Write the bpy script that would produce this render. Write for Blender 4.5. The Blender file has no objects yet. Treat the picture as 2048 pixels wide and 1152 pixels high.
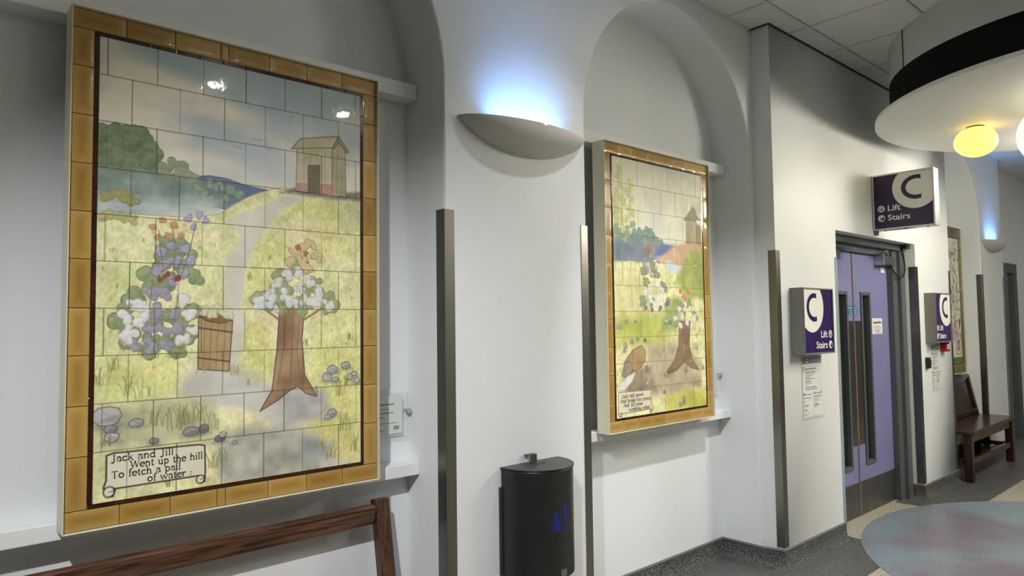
import bpy, bmesh, math, random
import numpy as np
from mathutils import Vector, Matrix

C = bpy.context.scene.collection
rng = random.Random(11)

# ------------------------------------------------------------------ camera
def make_camera():
    yaw, pitch, roll = map(math.radians, (42.0, 2.95, 0.75))
    F = Vector((math.sin(yaw)*math.cos(pitch), math.cos(yaw)*math.cos(pitch), math.sin(pitch)))
    R0 = Vector((math.cos(yaw), -math.sin(yaw), 0)); U0 = R0.cross(F)
    R = R0*math.cos(roll) - U0*math.sin(roll)
    U = R0*math.sin(roll) + U0*math.cos(roll)
    cd = bpy.data.cameras.new('camera'); cam = bpy.data.objects.new('camera', cd); C.objects.link(cam)
    cd.sensor_width = 36.0; cd.lens = 1405/2048*36; cd.clip_start = 0.05; cd.clip_end = 60
    m = Matrix((R, U, -F)).transposed().to_4x4(); m.translation = Vector((0, -2.32, 1.54))
    cam.matrix_world = m
    bpy.context.scene.camera = cam
make_camera()

# ------------------------------------------------------------------ world, exposure, lights
sc = bpy.context.scene
sc.view_settings.view_transform = 'Standard'; sc.view_settings.look = 'None'
sc.view_settings.gamma = 1.0; sc.view_settings.use_curve_mapping = False
sc.view_settings.exposure = 0.0
w = bpy.data.worlds.new('world'); sc.world = w; w.use_nodes = True
w.node_tree.nodes['Background'].inputs[0].default_value = (0.75, 0.85, 1.0, 1)
w.node_tree.nodes['Background'].inputs[1].default_value = 0.15

def lamp(name, kind, loc, energy, color, parent=None, aim=None, **k):
    ld = bpy.data.lights.new(name, kind); ld.energy = energy; ld.color = color
    for a, b in k.items(): setattr(ld, a, b)
    o = bpy.data.objects.new(name, ld); C.objects.link(o); o.location = loc
    if aim is not None:
        o.rotation_euler = (Vector(aim)-Vector(loc)).to_track_quat('-Z', 'Y').to_euler()
    if parent: o.parent = parent; o.location = Vector(loc)-Vector(parent.location)
    return o

# corridor lighting: recessed ceiling panels (soft) and two compact downlights (the sharp shadows)
CEIL = 3.46
for x, y, e in ((1.87, -3.02, 7), (3.05, -3.09, 7), (8.6, -2.6, 16), (12.2, -2.2, 16)):
    lamp('ceiling_panel_light', 'AREA', (x, y, CEIL-.03), e, (.99, 1.0, .97), shape='DISK', size=.10)
# ceiling spots: three face tile pictures, the last is added for the sconce shadow
for x, y, e, aim, cone in ((-.65, -2.25, 460, (1.6, .3, .3), 52), (2.35, -1.6, 300, (3.9, .3, .3), 54), (6.9, -2.0, 300, (8.6, .3, .3), 66), (2.66, -.95, 36, (2.12, 0, 1.45), 66)):
    lamp('unseen_spotlight', 'SPOT', (x, y, CEIL-.05), e, (.98, .98, 1.0), aim=aim, spot_size=math.radians(cone), spot_blend=1.0, shadow_soft_size=.045)

# ------------------------------------------------------------------ helpers
def s2l(c):
    c = np.asarray(c, float)/255.0
    return np.where(c <= .04045, c/12.92, ((c+.055)/1.055)**2.4)
def rgb(*c): return tuple(float(v) for v in s2l(c))

def mat(name, col, rough=.5, metal=0.0, bump=0, bscale=200, spec=.5, var=0, vscale=5, vcol=None, coat=0, emit=0, detail=4):
    m = bpy.data.materials.new(name); m.use_nodes = True
    nt = m.node_tree; b = nt.nodes['Principled BSDF']
    b.inputs['Base Color'].default_value = col+(1,)
    b.inputs['Roughness'].default_value = rough; b.inputs['Metallic'].default_value = metal
    b.inputs['Specular IOR Level'].default_value = spec
    if coat: b.inputs['Coat Weight'].default_value = coat; b.inputs['Coat Roughness'].default_value = .08
    if emit:
        b.inputs['Emission Color'].default_value = col+(1,); b.inputs['Emission Strength'].default_value = emit
    tc = nt.nodes.new('ShaderNodeTexCoord')
    if bump:
        n = nt.nodes.new('ShaderNodeTexNoise'); n.inputs['Scale'].default_value = bscale; n.inputs['Detail'].default_value = detail
        nt.links.new(tc.outputs['Object'], n.inputs['Vector'])
        bn = nt.nodes.new('ShaderNodeBump'); bn.inputs['Strength'].default_value = bump; bn.inputs['Distance'].default_value = .002
        nt.links.new(n.outputs['Fac'], bn.inputs['Height']); nt.links.new(bn.outputs['Normal'], b.inputs['Normal'])
    if var:
        n = nt.nodes.new('ShaderNodeTexNoise'); n.inputs['Scale'].default_value = vscale; n.inputs['Detail'].default_value = 5
        nt.links.new(tc.outputs['Object'], n.inputs['Vector'])
        r = nt.nodes.new('ShaderNodeValToRGB'); r.color_ramp.elements[0].position = .5-var; r.color_ramp.elements[1].position = .5+var
        r.color_ramp.elements[0].color = (vcol or tuple(v*.75 for v in col))+(1,); r.color_ramp.elements[1].color = col+(1,)
        nt.links.new(n.outputs['Fac'], r.inputs['Fac']); nt.links.new(r.outputs['Color'], b.inputs['Base Color'])
    return m

def wood(name, dark, light, rough, sc_=(1, 1, 1), axis='X'):
    m = bpy.data.materials.new(name); m.use_nodes = True; nt = m.node_tree; b = nt.nodes['Principled BSDF']
    b.inputs['Roughness'].default_value = rough
    tc = nt.nodes.new('ShaderNodeTexCoord'); mp = nt.nodes.new('ShaderNodeMapping')
    mp.inputs['Scale'].default_value = {'X': (1.2, 26, 26), 'Z': (26, 26, 1.2), 'Y': (26, 1.2, 26)}[axis]
    n = nt.nodes.new('ShaderNodeTexNoise'); n.inputs['Scale'].default_value = 4; n.inputs['Detail'].default_value = 8; n.inputs['Distortion'].default_value = .6
    r = nt.nodes.new('ShaderNodeValToRGB'); r.color_ramp.elements[0].position = .36; r.color_ramp.elements[1].position = .66
    r.color_ramp.elements[0].color = dark+(1,); r.color_ramp.elements[1].color = light+(1,)
    bn = nt.nodes.new('ShaderNodeBump'); bn.inputs['Strength'].default_value = .25; bn.inputs['Distance'].default_value = .001
    L = nt.links.new
    L(tc.outputs['Object'], mp.inputs['Vector']); L(mp.outputs['Vector'], n.inputs['Vector']); L(n.outputs['Fac'], r.inputs['Fac'])
    L(r.outputs['Color'], b.inputs['Base Color']); L(n.outputs['Fac'], bn.inputs['Height']); L(bn.outputs['Normal'], b.inputs['Normal'])
    return m

def speckle(name, base, light, dark, rough, scale=260):
    m = bpy.data.materials.new(name); m.use_nodes = True; nt = m.node_tree; b = nt.nodes['Principled BSDF']
    b.inputs['Roughness'].default_value = rough
    tc = nt.nodes.new('ShaderNodeTexCoord'); n = nt.nodes.new('ShaderNodeTexNoise')
    n.inputs['Scale'].default_value = scale; n.inputs['Detail'].default_value = 3
    r = nt.nodes.new('ShaderNodeValToRGB'); e = r.color_ramp.elements
    e[0].position = .40; e[0].color = dark+(1,); e[1].position = .60; e[1].color = light+(1,)
    x = e.new(.5); x.color = base+(1,)
    nt.links.new(tc.outputs['Object'], n.inputs['Vector']); nt.links.new(n.outputs['Fac'], r.inputs['Fac']); nt.links.new(r.outputs['Color'], b.inputs['Base Color'])
    return m

def vcol_mat(name, rough, bump=0, coat=0, spec=.4):
    m = bpy.data.materials.new(name); m.use_nodes = True; nt = m.node_tree; b = nt.nodes['Principled BSDF']
    a = nt.nodes.new('ShaderNodeVertexColor'); a.layer_name = 'glaze'
    nt.links.new(a.outputs['Color'], b.inputs['Base Color']); b.inputs['Roughness'].default_value = rough
    b.inputs['Specular IOR Level'].default_value = spec; b.inputs['Coat Weight'].default_value = coat; b.inputs['Coat Roughness'].default_value = .04
    if bump:
        tc = nt.nodes.new('ShaderNodeTexCoord')
        n = nt.nodes.new('ShaderNodeTexNoise'); n.inputs['Scale'].default_value = 30; n.inputs['Detail'].default_value = 2
        bn = nt.nodes.new('ShaderNodeBump'); bn.inputs['Strength'].default_value = bump; bn.inputs['Distance'].default_value = .002
        nt.links.new(tc.outputs['Object'], n.inputs['Vector']); nt.links.new(n.outputs['Fac'], bn.inputs['Height'])
        nt.links.new(bn.outputs['Normal'], b.inputs['Normal']); nt.links.new(bn.outputs['Normal'], b.inputs['Coat Normal'])
    return m

def clear(name, tint=(1, 1, 1), rough=.05, solid=.12):
    m = bpy.data.materials.new(name); m.use_nodes = True; nt = m.node_tree
    b = nt.nodes['Principled BSDF']; b.inputs['Base Color'].default_value = tint+(1,); b.inputs['Roughness'].default_value = rough
    t = nt.nodes.new('ShaderNodeBsdfTransparent'); t.inputs[0].default_value = tint+(1,)
    mx = nt.nodes.new('ShaderNodeMixShader'); mx.inputs[0].default_value = solid
    nt.links.new(t.outputs[0], mx.inputs[1]); nt.links.new(b.outputs[0], mx.inputs[2])
    nt.links.new(mx.outputs[0], nt.nodes['Material Output'].inputs['Surface'])
    return m

WALLO = mat('opposite_wall_paint', (.32, .325, .32), .6)
WHITE = mat('white_wall_paint', (.785, .81, .82), .45, bump=.25, bscale=160, spec=.3)
TRIMW = mat('white_gloss_paint', (.84, .85, .85), .3)
CEILM = mat('ceiling_tile', (.70, .71, .70), .9, bump=.15, bscale=300)
GRID = mat('ceiling_grid_metal', (.62, .63, .62), .5)
GAP = mat('shadow_gap', (.05, .05, .05), .9)
GAPL = mat('grid_edge', (.30, .30, .30), .8)
STEEL = mat('brushed_steel', (.23, .225, .205), .32, metal=1.0, bump=.08, bscale=60)
STEELD = mat('dull_steel', (.20, .195, .185), .38, metal=.85, var=.2, vscale=9)
GREYP = mat('grey_paint', rgb(84, 90, 92), .4)
GREYD = mat('dark_grey_paint', rgb(62, 66, 68), .4)
GREYM = mat('sign_housing_grey', rgb(112, 112, 108), .45)
PURP = mat('lilac_door_laminate', rgb(130, 131, 176), .35, var=.3, vscale=3, vcol=rgb(122, 123, 168))
SIGNP = mat('sign_purple', rgb(46, 26, 88), .25)
SIGND = mat('sign_purple_dark', rgb(44, 16, 62), .25)
SIGNW = mat('sign_white', rgb(236, 236, 226), .3)
ALU = mat('aluminium', (.62, .62, .60), .35, metal=.9)
BLACK = mat('black_plastic', (.012, .012, .013), .35)
BINB = mat('black_enamel', (.016, .0165, .017), .38, bump=.05, bscale=400)
BINL = mat('black_lid_enamel', (.035, .037, .038), .42)
BLUEP = mat('blue_scuff', rgb(10, 32, 120), .55)
CREAM = mat('cream_metal_frame', rgb(214, 212, 188), .4)
SKIRT = speckle('dark_speckled_vinyl', (.070, .071, .069), (.19, .19, .185), (.022, .022, .022), .45, 140)
SKCAP = mat('grey_capping_strip', rgb(120, 122, 120), .4)
TERR = speckle('cream_terrazzo', (.42, .40, .32), (.60, .58, .49), (.20, .18, .13), .35, 90)
WOODM = wood('worn_brown_oak', rgb(48, 32, 22), rgb(114, 82, 60), .36)
WOODMZ = wood('worn_brown_oak_upright', rgb(48, 29, 20), rgb(98, 65, 46), .38, axis='Z')
WOODD = wood('dark_mahogany', rgb(34, 16, 12), rgb(78, 42, 30), .22)
WOODDZ = wood('dark_mahogany_upright', rgb(28, 13, 10), rgb(60, 30, 22), .25, axis='Z')
BROWNT = mat('red_brown_glaze', rgb(66, 30, 16), .12, var=.2, vscale=14, vcol=rgb(36, 14, 8), coat=.5)
GROUT = mat('tile_grout', rgb(96, 84, 58), .8)
TILE = vcol_mat('ochre_glaze', .22, bump=.06, coat=.3)
PAINT = vcol_mat('painted_tile_glaze', .5, bump=.10, coat=.3, spec=.15)
INK = mat('dark_ink', rgb(50, 42, 38), .4)
PLASTER = mat('sconce_plaster', rgb(196, 196, 190), .6, bump=.1, bscale=90)
GLASSD = mat('dark_vision_glass', (.02, .02, .018), .05, spec=.8)
ACRYL = clear('clear_acrylic', (.97, .985, .98), .06, .14)
GUARDC = clear('clear_corner_plastic', (.80, .88, .92), .08, .30)
PAPER = mat('white_paper', rgb(226, 226, 222), .6)
COPPER = mat('copper_seal', rgb(128, 108, 98), .45)
DISC_B = mat('sticker_blue', rgb(44, 110, 150), .35)
RED = mat('red_plastic', rgb(150, 20, 24), .35)
TXT = mat('printed_text', rgb(66, 68, 76), .6)
HEADER = mat('notice_header', rgb(74, 76, 108), .5)
DRUMW = mat('white_drum_laminate', (.60, .61, .60), .5)
DISCW = mat('white_soffit', (.80, .79, .74), .45)
BANDB = mat('black_band', (.004, .004, .005), .55, spec=.15)

class MB:
    def __init__(s): s.v = []; s.f = []
    def add(s, v, f):
        n = len(s.v); s.v += [tuple(p) for p in v]; s.f += [tuple(i+n for i in q) for q in f]; return s
    def box(s, x0, y0, z0, x1, y1, z1):
        v = [(x, y, z) for z in (z0, z1) for y in (y0, y1) for x in (x0, x1)]
        return s.add(v, [(0, 2, 3, 1), (4, 5, 7, 6), (0, 1, 5, 4), (2, 6, 7, 3), (0, 4, 6, 2), (1, 3, 7, 5)])
    def quad(s, *p): return s.add(p, [tuple(range(len(p)))])
    def bar(s, p0, p1, w, d, up=(0, 1, 0)):
        # rectangular bar from p0 to p1; d measured along 'up', w along the third axis
        a, b = Vector(p0), Vector(p1); t = (b-a).normalized(); u = Vector(up); u = (u-t*u.dot(t)).normalized(); n = t.cross(u)
        v = [q+u*(i*d/2)+n*(j*w/2) for q in (a, b) for i, j in ((-1, -1), (1, -1), (1, 1), (-1, 1))]
        return s.add(v, [(0, 1, 2, 3), (7, 6, 5, 4), (0, 4, 5, 1), (1, 5, 6, 2), (2, 6, 7, 3), (3, 7, 4, 0)])
    def cyl(s, c, axis, r, h, n=32, r2=None):
        a = Vector(axis).normalized(); u = a.orthogonal().normalized(); q = a.cross(u); c = Vector(c); r2 = r if r2 is None else r2
        v = []
        for k, rr in ((0, r), (h, r2)):
            v += [c+a*k+(u*math.cos(t)+q*math.sin(t))*rr for t in (2*math.pi*i/n for i in range(n))]
        f = [tuple(range(n))[::-1], tuple(range(n, 2*n))]+[(i, (i+1) % n, n+(i+1) % n, n+i) for i in range(n)]
        return s.add(v, f)
    def lathe(s, c, prof, n=48, closed=False):
        v = [(c[0]+r*math.cos(2*math.pi*i/n), c[1]+r*math.sin(2*math.pi*i/n), c[2]+z) for r, z in prof for i in range(n)]
        m = len(prof); f = []
        for k in range(m if closed else m-1):
            k2 = (k+1) % m
            for i in range(n): f.append((k*n+i, k*n+(i+1) % n, k2*n+(i+1) % n, k2*n+i))
        return s.add(v, f)
    def tube(s, pts, r, n=8):
        P = [Vector(p) for p in pts]; rings = []; prev = None; v = []
        for i, p in enumerate(P):
            t = (P[min(i+1, len(P)-1)]-P[max(i-1, 0)]).normalized()
            u = t.orthogonal().normalized() if prev is None else (prev-t*prev.dot(t)).normalized()
            prev = u; q = t.cross(u)
            v += [p+(u*math.cos(a)+q*math.sin(a))*r for a in (2*math.pi*k/n for k in range(n))]
        f = [(i*n+k, i*n+(k+1) % n, (i+1)*n+(k+1) % n, (i+1)*n+k) for i in range(len(P)-1) for k in range(n)]
        f += [tuple(range(n))[::-1], tuple(range((len(P)-1)*n, len(P)*n))]
        return s.add(v, f)
    def slab(s, pts, d, axis):
        # closed outline (3D, planar) extruded by vector axis*d
        a = Vector(axis)*d; n = len(pts); v = [Vector(p) for p in pts]+[Vector(p)+a for p in pts]
        f = [tuple(range(n)), tuple(range(2*n-1, n-1, -1))]+[(i, n+i, n+(i+1) % n, (i+1) % n) for i in range(n)]
        return s.add(v, f)
    def build(s, name, m, parent=None, smooth=False, bevel=0, seg=2, fix=True):
        me = bpy.data.meshes.new(name); me.from_pydata(s.v, [], s.f); me.update()
        if fix:
            bm = bmesh.new(); bm.from_mesh(me); bmesh.ops.recalc_face_normals(bm, faces=bm.faces); bm.to_mesh(me); bm.free()
        o = bpy.data.objects.new(name, me); C.objects.link(o); me.materials.append(m)
        if smooth:
            for p in me.polygons: p.use_smooth = True
        if bevel:
            b = o.modifiers.new('bevel', 'BEVEL'); b.width = bevel; b.segments = seg; b.limit_method = 'ANGLE'; b.angle_limit = math.radians(40)
        attach(o, parent); return o

def wloc(o):
    v = Vector((0, 0, 0))
    while o: v += o.location; o = o.parent
    return v
def attach(o, parent):
    if parent is not None:
        o.location = -wloc(parent); o.parent = parent
def tag(o, label=None, cat=None, group=None, kind=None):
    if label: o['label'] = label
    if cat: o['category'] = cat
    if group: o['group'] = group
    if kind: o['kind'] = kind
    return o
def thing(name, label, cat, loc, group=None):
    o = bpy.data.objects.new(name, None); C.objects.link(o); o.location = loc; o.empty_display_size = .05
    return tag(o, label, cat, group)
def struct(name, mb, m, **k):
    o = mb.build(name, m, **k); o['kind'] = 'structure'; return o
def smooth_angle(o, deg=35):
    for p in o.data.polygons: p.use_smooth = True
    me = o.data; bm = bmesh.new(); bm.from_mesh(me)
    for e in bm.edges:
        if len(e.link_faces) == 2 and e.calc_face_angle(0) > math.radians(deg): e.smooth = False
    bm.to_mesh(me); bm.free()
    return o

def text_obj(body, size, origin, right, up, m, name, parent, align='LEFT', bold=0.0, sx=1.0, depth=.0004, label=None):
    cu = bpy.data.curves.new('t', 'FONT'); cu.body = body; cu.size = size; cu.offset = bold; cu.extrude = depth; cu.align_x = align
    cu.resolution_u = 3
    t = bpy.data.objects.new('t', cu); C.objects.link(t)
    dg = bpy.context.evaluated_depsgraph_get(); me = bpy.data.meshes.new_from_object(t.evaluated_get(dg))
    bpy.data.objects.remove(t); bpy.data.curves.remove(cu)
    r, u = Vector(right), Vector(up); n = r.cross(u); o0 = Vector(origin)
    for v in me.vertices:
        c = v.co; v.co = o0+r*(c.x*sx)+u*c.y+n*(c.z+depth)
    me.materials.clear(); me.materials.append(m); me.name = name
    o = bpy.data.objects.new(name, me); C.objects.link(o); attach(o, parent)
    if label: o['label'] = label
    return o
# ------------------------------------------------------------------ picture data (millimetres from each picture's lower left corner)
MURAL_A = [
('p',[(267,1019),(296,1029),(331,1036),(385,1034),(450,1018),(533,1010),(504,980),(433,928),(268,929)],(100,114,142),{'var':18,'line':(60,70,100,2)}),
('p',[(-11,1137),(21,1151),(46,1143),(54,1154),(88,1157),(117,1144),(133,1123),(157,1117),(171,1098),(175,1079),(162,1061),(174,1036),(212,1030),(299,1000),(349,954),(-7,854)],(112,128,98),{'var':26,'soft':3}),
('b',[(23,1114),(64,1126),(97,1126),(122,1106),(144,1094),(152,1062),(58,1080),(17,1058),(101,1055),(38,1030)],34,(112,127,96),{'line':(80,95,75),'var':24}),
('b',[(190,1042),(212,1058),(239,1050),(254,1034),(280,1017),(220,1023),(197,1016)],20,(142,150,118),{'line':(90,100,80),'var':20}),
('p',[(-10,1015),(59,1020),(145,1021),(236,1022),(299,1013),(365,982),(416,962),(365,935),(300,919),(191,898),(-7,869)],(126,142,130),{'var':26,'soft':8}),
('b',[(299,996),(340,1011),(365,1004),(402,995),(430,984),(324,969),(382,965)],16,(136,150,128),{'line':(85,100,90),'var':22}),
('p',[(-8,928),(88,932),(191,934),(300,942),(382,937),(366,908),(191,888),(-7,872)],(176,188,184),{'var':20,'soft':14}),
('b',[(21,931),(41,939),(63,939),(83,931),(103,921)],14,(150,150,92),{'line':(120,115,70),'var':16}),
('p',[(1,-4),(-7,872),(47,884),(147,884),(268,889),(366,908),(402,939),(468,983),(522,1007),(587,1028),(654,1027),(754,1018),(907,1011),(905,-5)],(222,218,164),{'var':26,'hue':1,'soft':2,'line':(110,110,80,1.2)}),
('b',[(13,868),(36,876),(61,873),(82,868),(101,864)],13,(176,178,118),{'line':(120,120,80),'var':14}),
('p',[(20,810),(192,847),(366,887),(148,772),(8,763)],(222,218,172),{'var':26,'soft':20,'a':0.7,'hue':1}),
('p',[(8,717),(91,729),(96,596),(10,610)],(186,194,126),{'var':26,'soft':22,'a':0.7,'hue':1}),
('p',[(24,580),(79,549),(66,472),(12,488)],(184,192,130),{'var':26,'soft':22,'a':0.7,'hue':1}),
('p',[(734,921),(903,936),(903,818),(775,772),(654,858)],(214,208,140),{'var':26,'soft':22,'a':0.7,'hue':1}),
('p',[(654,997),(838,1012),(899,975),(898,935),(733,939),(578,925)],(206,202,126),{'var':26,'soft':16,'a':0.7,'hue':1}),
('p',[(774,1010),(907,1015),(907,936),(859,912)],(164,172,142),{'var':26,'soft':22,'a':0.7,'hue':1}),
('p',[(694,582),(902,622),(902,447),(775,432)],(220,216,148),{'var':26,'soft':20,'a':0.7,'hue':1}),
('p',[(523,857),(616,855),(597,763),(541,742),(469,791)],(200,198,126),{'var':26,'soft':14,'a':0.7,'hue':1}),
('p',[(470,756),(578,726),(560,617),(453,633),(435,702)],(204,204,132),{'var':26,'soft':14,'a':0.7,'hue':1}),
('p',[(436,547),(542,546),(525,441),(472,408),(420,461)],(198,196,118),{'var':26,'soft':14,'a':0.7,'hue':1}),
('p',[(437,409),(543,458),(543,369),(472,321),(420,359)],(202,198,122),{'var':26,'soft':14,'a':0.7,'hue':1}),
('p',[(13,435),(227,427),(243,321),(69,303),(9,322)],(206,206,126),{'var':26,'soft':20,'a':0.7,'hue':1}),
('p',[(734,433),(902,447),(901,5),(734,10),(675,253)],(214,210,126),{'var':26,'soft':20,'a':0.7,'hue':1}),
('p',[(625,1007),(540,972),(477,933),(416,906),(386,881),(413,857),(451,836),(417,802),(387,760),(379,683),(375,598),(369,513),(345,447),(274,380),(246,320),(354,271),(473,249),(553,176),(422,122),(376,44),(389,1),(735,-12),(858,0),(734,65),(656,147),(734,249),(655,363),(580,332),(490,324),(424,367),(440,443),(457,529),(439,598),(449,685),(466,765),(505,832),(550,904),(587,947),(654,984),(677,1009)],(206,202,184),{'var':16,'soft':5}),
('p',[(274,380),(420,384),(543,317),(694,307),(734,249),(581,199),(388,243),(243,313)],(192,190,180),{'var':22,'soft':14,'a':0.8}),
('p',[(372,145),(508,180),(656,147),(734,120),(735,-8),(581,-12),(389,1),(356,64)],(172,172,156),{'var':34,'soft':14}),
('p',[(580,279),(754,284),(775,189),(599,180)],(166,164,158),{'var':34,'soft':12}),
('p',[(675,109),(795,98),(775,41),(656,48)],(140,144,148),{'var':30,'soft':12,'a':0.8}),
('p',[(1,293),(97,277),(198,292),(338,281),(355,196),(339,148),(200,157),(4,159)],(176,174,138),{'var':30,'soft':14}),
('p',[(577,1008),(654,1040),(774,1039),(907,1045),(907,1011),(754,1006)],(120,118,100),{'var':26,'soft':4}),
('p',[(642,1180),(783,1206),(783,1017),(638,1019)],(186,178,148),{'var':22,'line':(62,56,52,1.6)}),
('p',[(783,1206),(812,1246),(838,1203),(842,1020),(783,1017)],(166,158,128),{'var':24,'line':(62,56,52,1.6)}),
('l',[(669,1177),(669,1015)],(120,112,90),1.2,{}),
('l',[(697,1181),(697,1019)],(120,112,90),1.2,{}),
('l',[(725,1185),(725,1022)],(120,112,90),1.2,{}),
('l',[(754,1190),(754,1025)],(120,112,90),1.2,{}),
('l',[(804,1198),(804,1019)],(112,104,84),1.2,{}),
('l',[(823,1201),(823,1022)],(112,104,84),1.2,{}),
('p',[(685,1122),(733,1129),(733,1023),(685,1021)],(112,100,82),{'var':14,'line':(62,56,52,1.3)}),
('p',[(638,1049),(681,1052),(681,1021),(638,1021)],(178,138,126),{'var':20,'line':(120,88,80,1.0)}),
('p',[(737,1058),(783,1059),(783,1019),(737,1020)],(178,138,126),{'var':20,'line':(120,88,80,1.0)}),
('p',[(620,1174),(655,1217),(810,1253),(785,1204)],(178,170,136),{'var':18,'line':(62,56,52,2)}),
('p',[(785,1204),(810,1253),(855,1198),(842,1192),(810,1230),(791,1200)],(150,140,110),{'var':12,'line':(62,56,52,1.6)}),
('l',[(467,1180),(481,1190),(492,1181),(503,1192),(517,1189)],(120,120,125),1.6,{}),
('l',[(406,1153),(418,1144),(435,1154)],(120,120,125),1.6,{}),
('l',[(521,1164),(532,1155),(549,1165)],(120,120,125),1.6,{}),
('b',[(149,676),(193,742),(223,792),(254,745),(278,680),(194,677),(107,611),(79,564),(287,581),(94,502),(152,469),(226,467),(272,498),(165,548),(225,548)],34,(134,146,104),{'line':(84,96,70),'var':24}),
('b',[(181,774),(217,799),(251,781),(270,742),(226,740),(193,726),(167,700),(247,699),(209,678)],17,(160,156,170),{'line':(92,88,110),'var':20}),
('b',[(150,636),(194,629),(177,580),(218,572),(151,533),(193,516),(229,524),(152,469),(204,460),(109,470)],20,(154,149,160),{'line':(96,90,112),'var':20}),
('b',[(101,602),(79,561),(97,517),(128,549),(130,593),(249,613),(272,564),(278,511),(251,476),(80,493)],19,(218,214,208),{'line':(150,148,146),'var':10}),
('b',[(156,844),(185,871),(219,858),(171,815),(204,821),(241,827)],9,(202,156,112),{'line':(140,90,50),'var':16}),
('b',[(262,885),(297,898),(323,884),(281,860)],10,(176,172,194),{'line':(100,96,116),'var':10}),
('l',[(194,677),(181,774),(174,838)],(104,116,70),3,{}),
('l',[(216,678),(226,776),(216,849)],(104,116,70),3,{}),
('l',[(239,679),(270,779),(288,872)],(104,116,70),3,{}),
('l',[(150,580),(158,676)],(104,116,70),3,{}),
('l',[(225,548),(234,629)],(104,116,70),3,{}),
('b',[(201,697),(233,685),(179,683)],8,(140,84,62),{'line':(80,46,34),'var':14}),
('t',(81,453),8,40,(128,134,74),{}),
('t',(123,436),8,40,(128,134,74),{}),
('t',(167,427),8,40,(128,134,74),{}),
('t',(212,429),8,40,(128,134,74),{}),
('t',(257,440),8,40,(128,134,74),{}),
('p',[(300,561),(412,547),(400,374),(299,386)],(170,146,102),{'var':20,'line':(62,56,52,2.6)}),
('l',[(321,554),(316,381)],(104,78,44),1.6,{}),
('l',[(342,554),(336,380)],(104,78,44),1.6,{}),
('l',[(365,554),(357,379)],(104,78,44),1.6,{}),
('l',[(388,554),(380,378)],(104,78,44),1.6,{}),
('l',[(299,523),(411,506)],(70,60,50),5,{}),
('l',[(298,424),(403,407)],(70,60,50),5,{}),
('p',[(300,561),(336,571),(378,567),(412,547),(369,537),(329,544)],(120,96,60),{'var':14,'line':(62,56,52,2.2)}),
('b',[(322,581),(352,594),(382,584),(398,567),(342,567)],15,(206,206,170),{'line':(130,130,90),'var':16}),
('p',[(579,618),(674,619),(663,472),(675,344),(722,264),(679,278),(648,306),(618,294),(573,262),(508,229),(551,299),(568,439)],(150,122,92),{'var':30,'line':(62,56,52,2.8)}),
('l',[(598,582),(594,456),(573,315)],(108,72,42),2,{}),
('l',[(628,582),(625,437),(617,312)],(108,72,42),2,{}),
('l',[(651,546),(644,437),(659,318)],(108,72,42),2,{}),
('l',[(579,546),(524,585),(481,606)],(140,98,62),7,{}),
('l',[(667,545),(734,586),(783,598)],(140,98,62),7,{}),
('b',[(542,617),(579,690),(654,729),(714,675),(754,620),(655,637),(607,663),(506,617),(775,598),(579,600),(674,591)],32,(150,158,110),{'line':(100,104,76),'var':22}),
('b',[(542,635),(571,679),(607,712),(655,720),(698,693),(734,650),(655,664),(597,636),(626,609),(678,623),(506,606),(766,601),(557,596),(718,608)],20,(210,210,204),{'line':(128,126,120),'var':14}),
('b',[(616,764),(654,802),(694,824),(718,784),(666,766),(631,801),(686,741)],20,(204,186,140),{'line':(130,94,60),'var':18}),
('b',[(647,813),(678,789)],8,(170,112,84),{'line':(110,66,50),'var':10}),
('s',(35,257),44,34,176,{}),
('s',(45,217),20,14,150,{}),
('s',(49,192),22,16,186,{}),
('s',(117,229),24,14,160,{}),
('s',(169,167),14,10,150,{}),
('s',(279,185),28,16,150,{}),
('s',(320,190),18,16,120,{}),
('s',(372,151),20,13,130,{}),
('s',(382,163),14,10,190,{}),
('s',(422,132),10,6,190,{}),
('s',(764,335),22,18,190,{}),
('s',(783,360),24,16,176,{}),
('s',(841,373),22,15,170,{}),
('s',(799,322),14,10,190,{}),
('s',(858,330),15,13,200,{}),
('s',(888,313),14,12,196,{}),
('s',(876,340),12,9,206,{}),
('s',(783,198),20,15,170,{}),
('s',(765,185),14,10,190,{}),
('t',(90,316),6,60,(128,126,72),{}),
('t',(111,307),6,70,(128,126,72),{}),
('t',(154,311),4,40,(128,126,72),{}),
('t',(21,352),10,60,(128,126,72),{}),
('t',(54,395),8,50,(128,126,72),{}),
('t',(222,194),16,90,(128,126,72),{}),
('t',(260,206),12,80,(128,126,72),{}),
('t',(307,218),10,70,(128,126,72),{}),
('t',(199,213),10,70,(128,126,72),{}),
('t',(155,217),8,50,(128,126,72),{}),
('t',(37,169),8,40,(128,126,72),{}),
('t',(347,181),8,60,(128,126,72),{}),
('t',(472,321),5,30,(128,126,72),{}),
('t',(227,422),8,30,(128,126,72),{}),
('t',(837,127),14,70,(128,126,72),{}),
('t',(734,65),10,50,(128,126,72),{}),
('t',(775,32),12,60,(128,126,72),{}),
('t',(879,46),12,70,(128,126,72),{}),
('t',(816,261),12,60,(128,126,72),{}),
('t',(724,268),8,40,(128,126,72),{}),
('t',(420,359),10,40,(128,126,72),{}),
('t',(389,76),8,50,(128,126,72),{}),
('t',(356,56),10,60,(128,126,72),{}),
('t',(837,297),10,50,(128,126,72),{}),
('t',(470,686),6,30,(128,126,72),{}),
('t',(541,760),6,24,(128,126,72),{}),
('t',(859,468),8,30,(128,126,72),{}),
('t',(675,454),8,30,(128,126,72),{}),
('t',(59,61),8,30,(128,126,72),{}),
('t',(216,20),10,30,(128,126,72),{}),
('t',(178,802),4,14,(164,166,92),{}),
('t',(304,784),4,14,(164,166,92),{}),
('t',(56,650),4,14,(164,166,92),{}),
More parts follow.
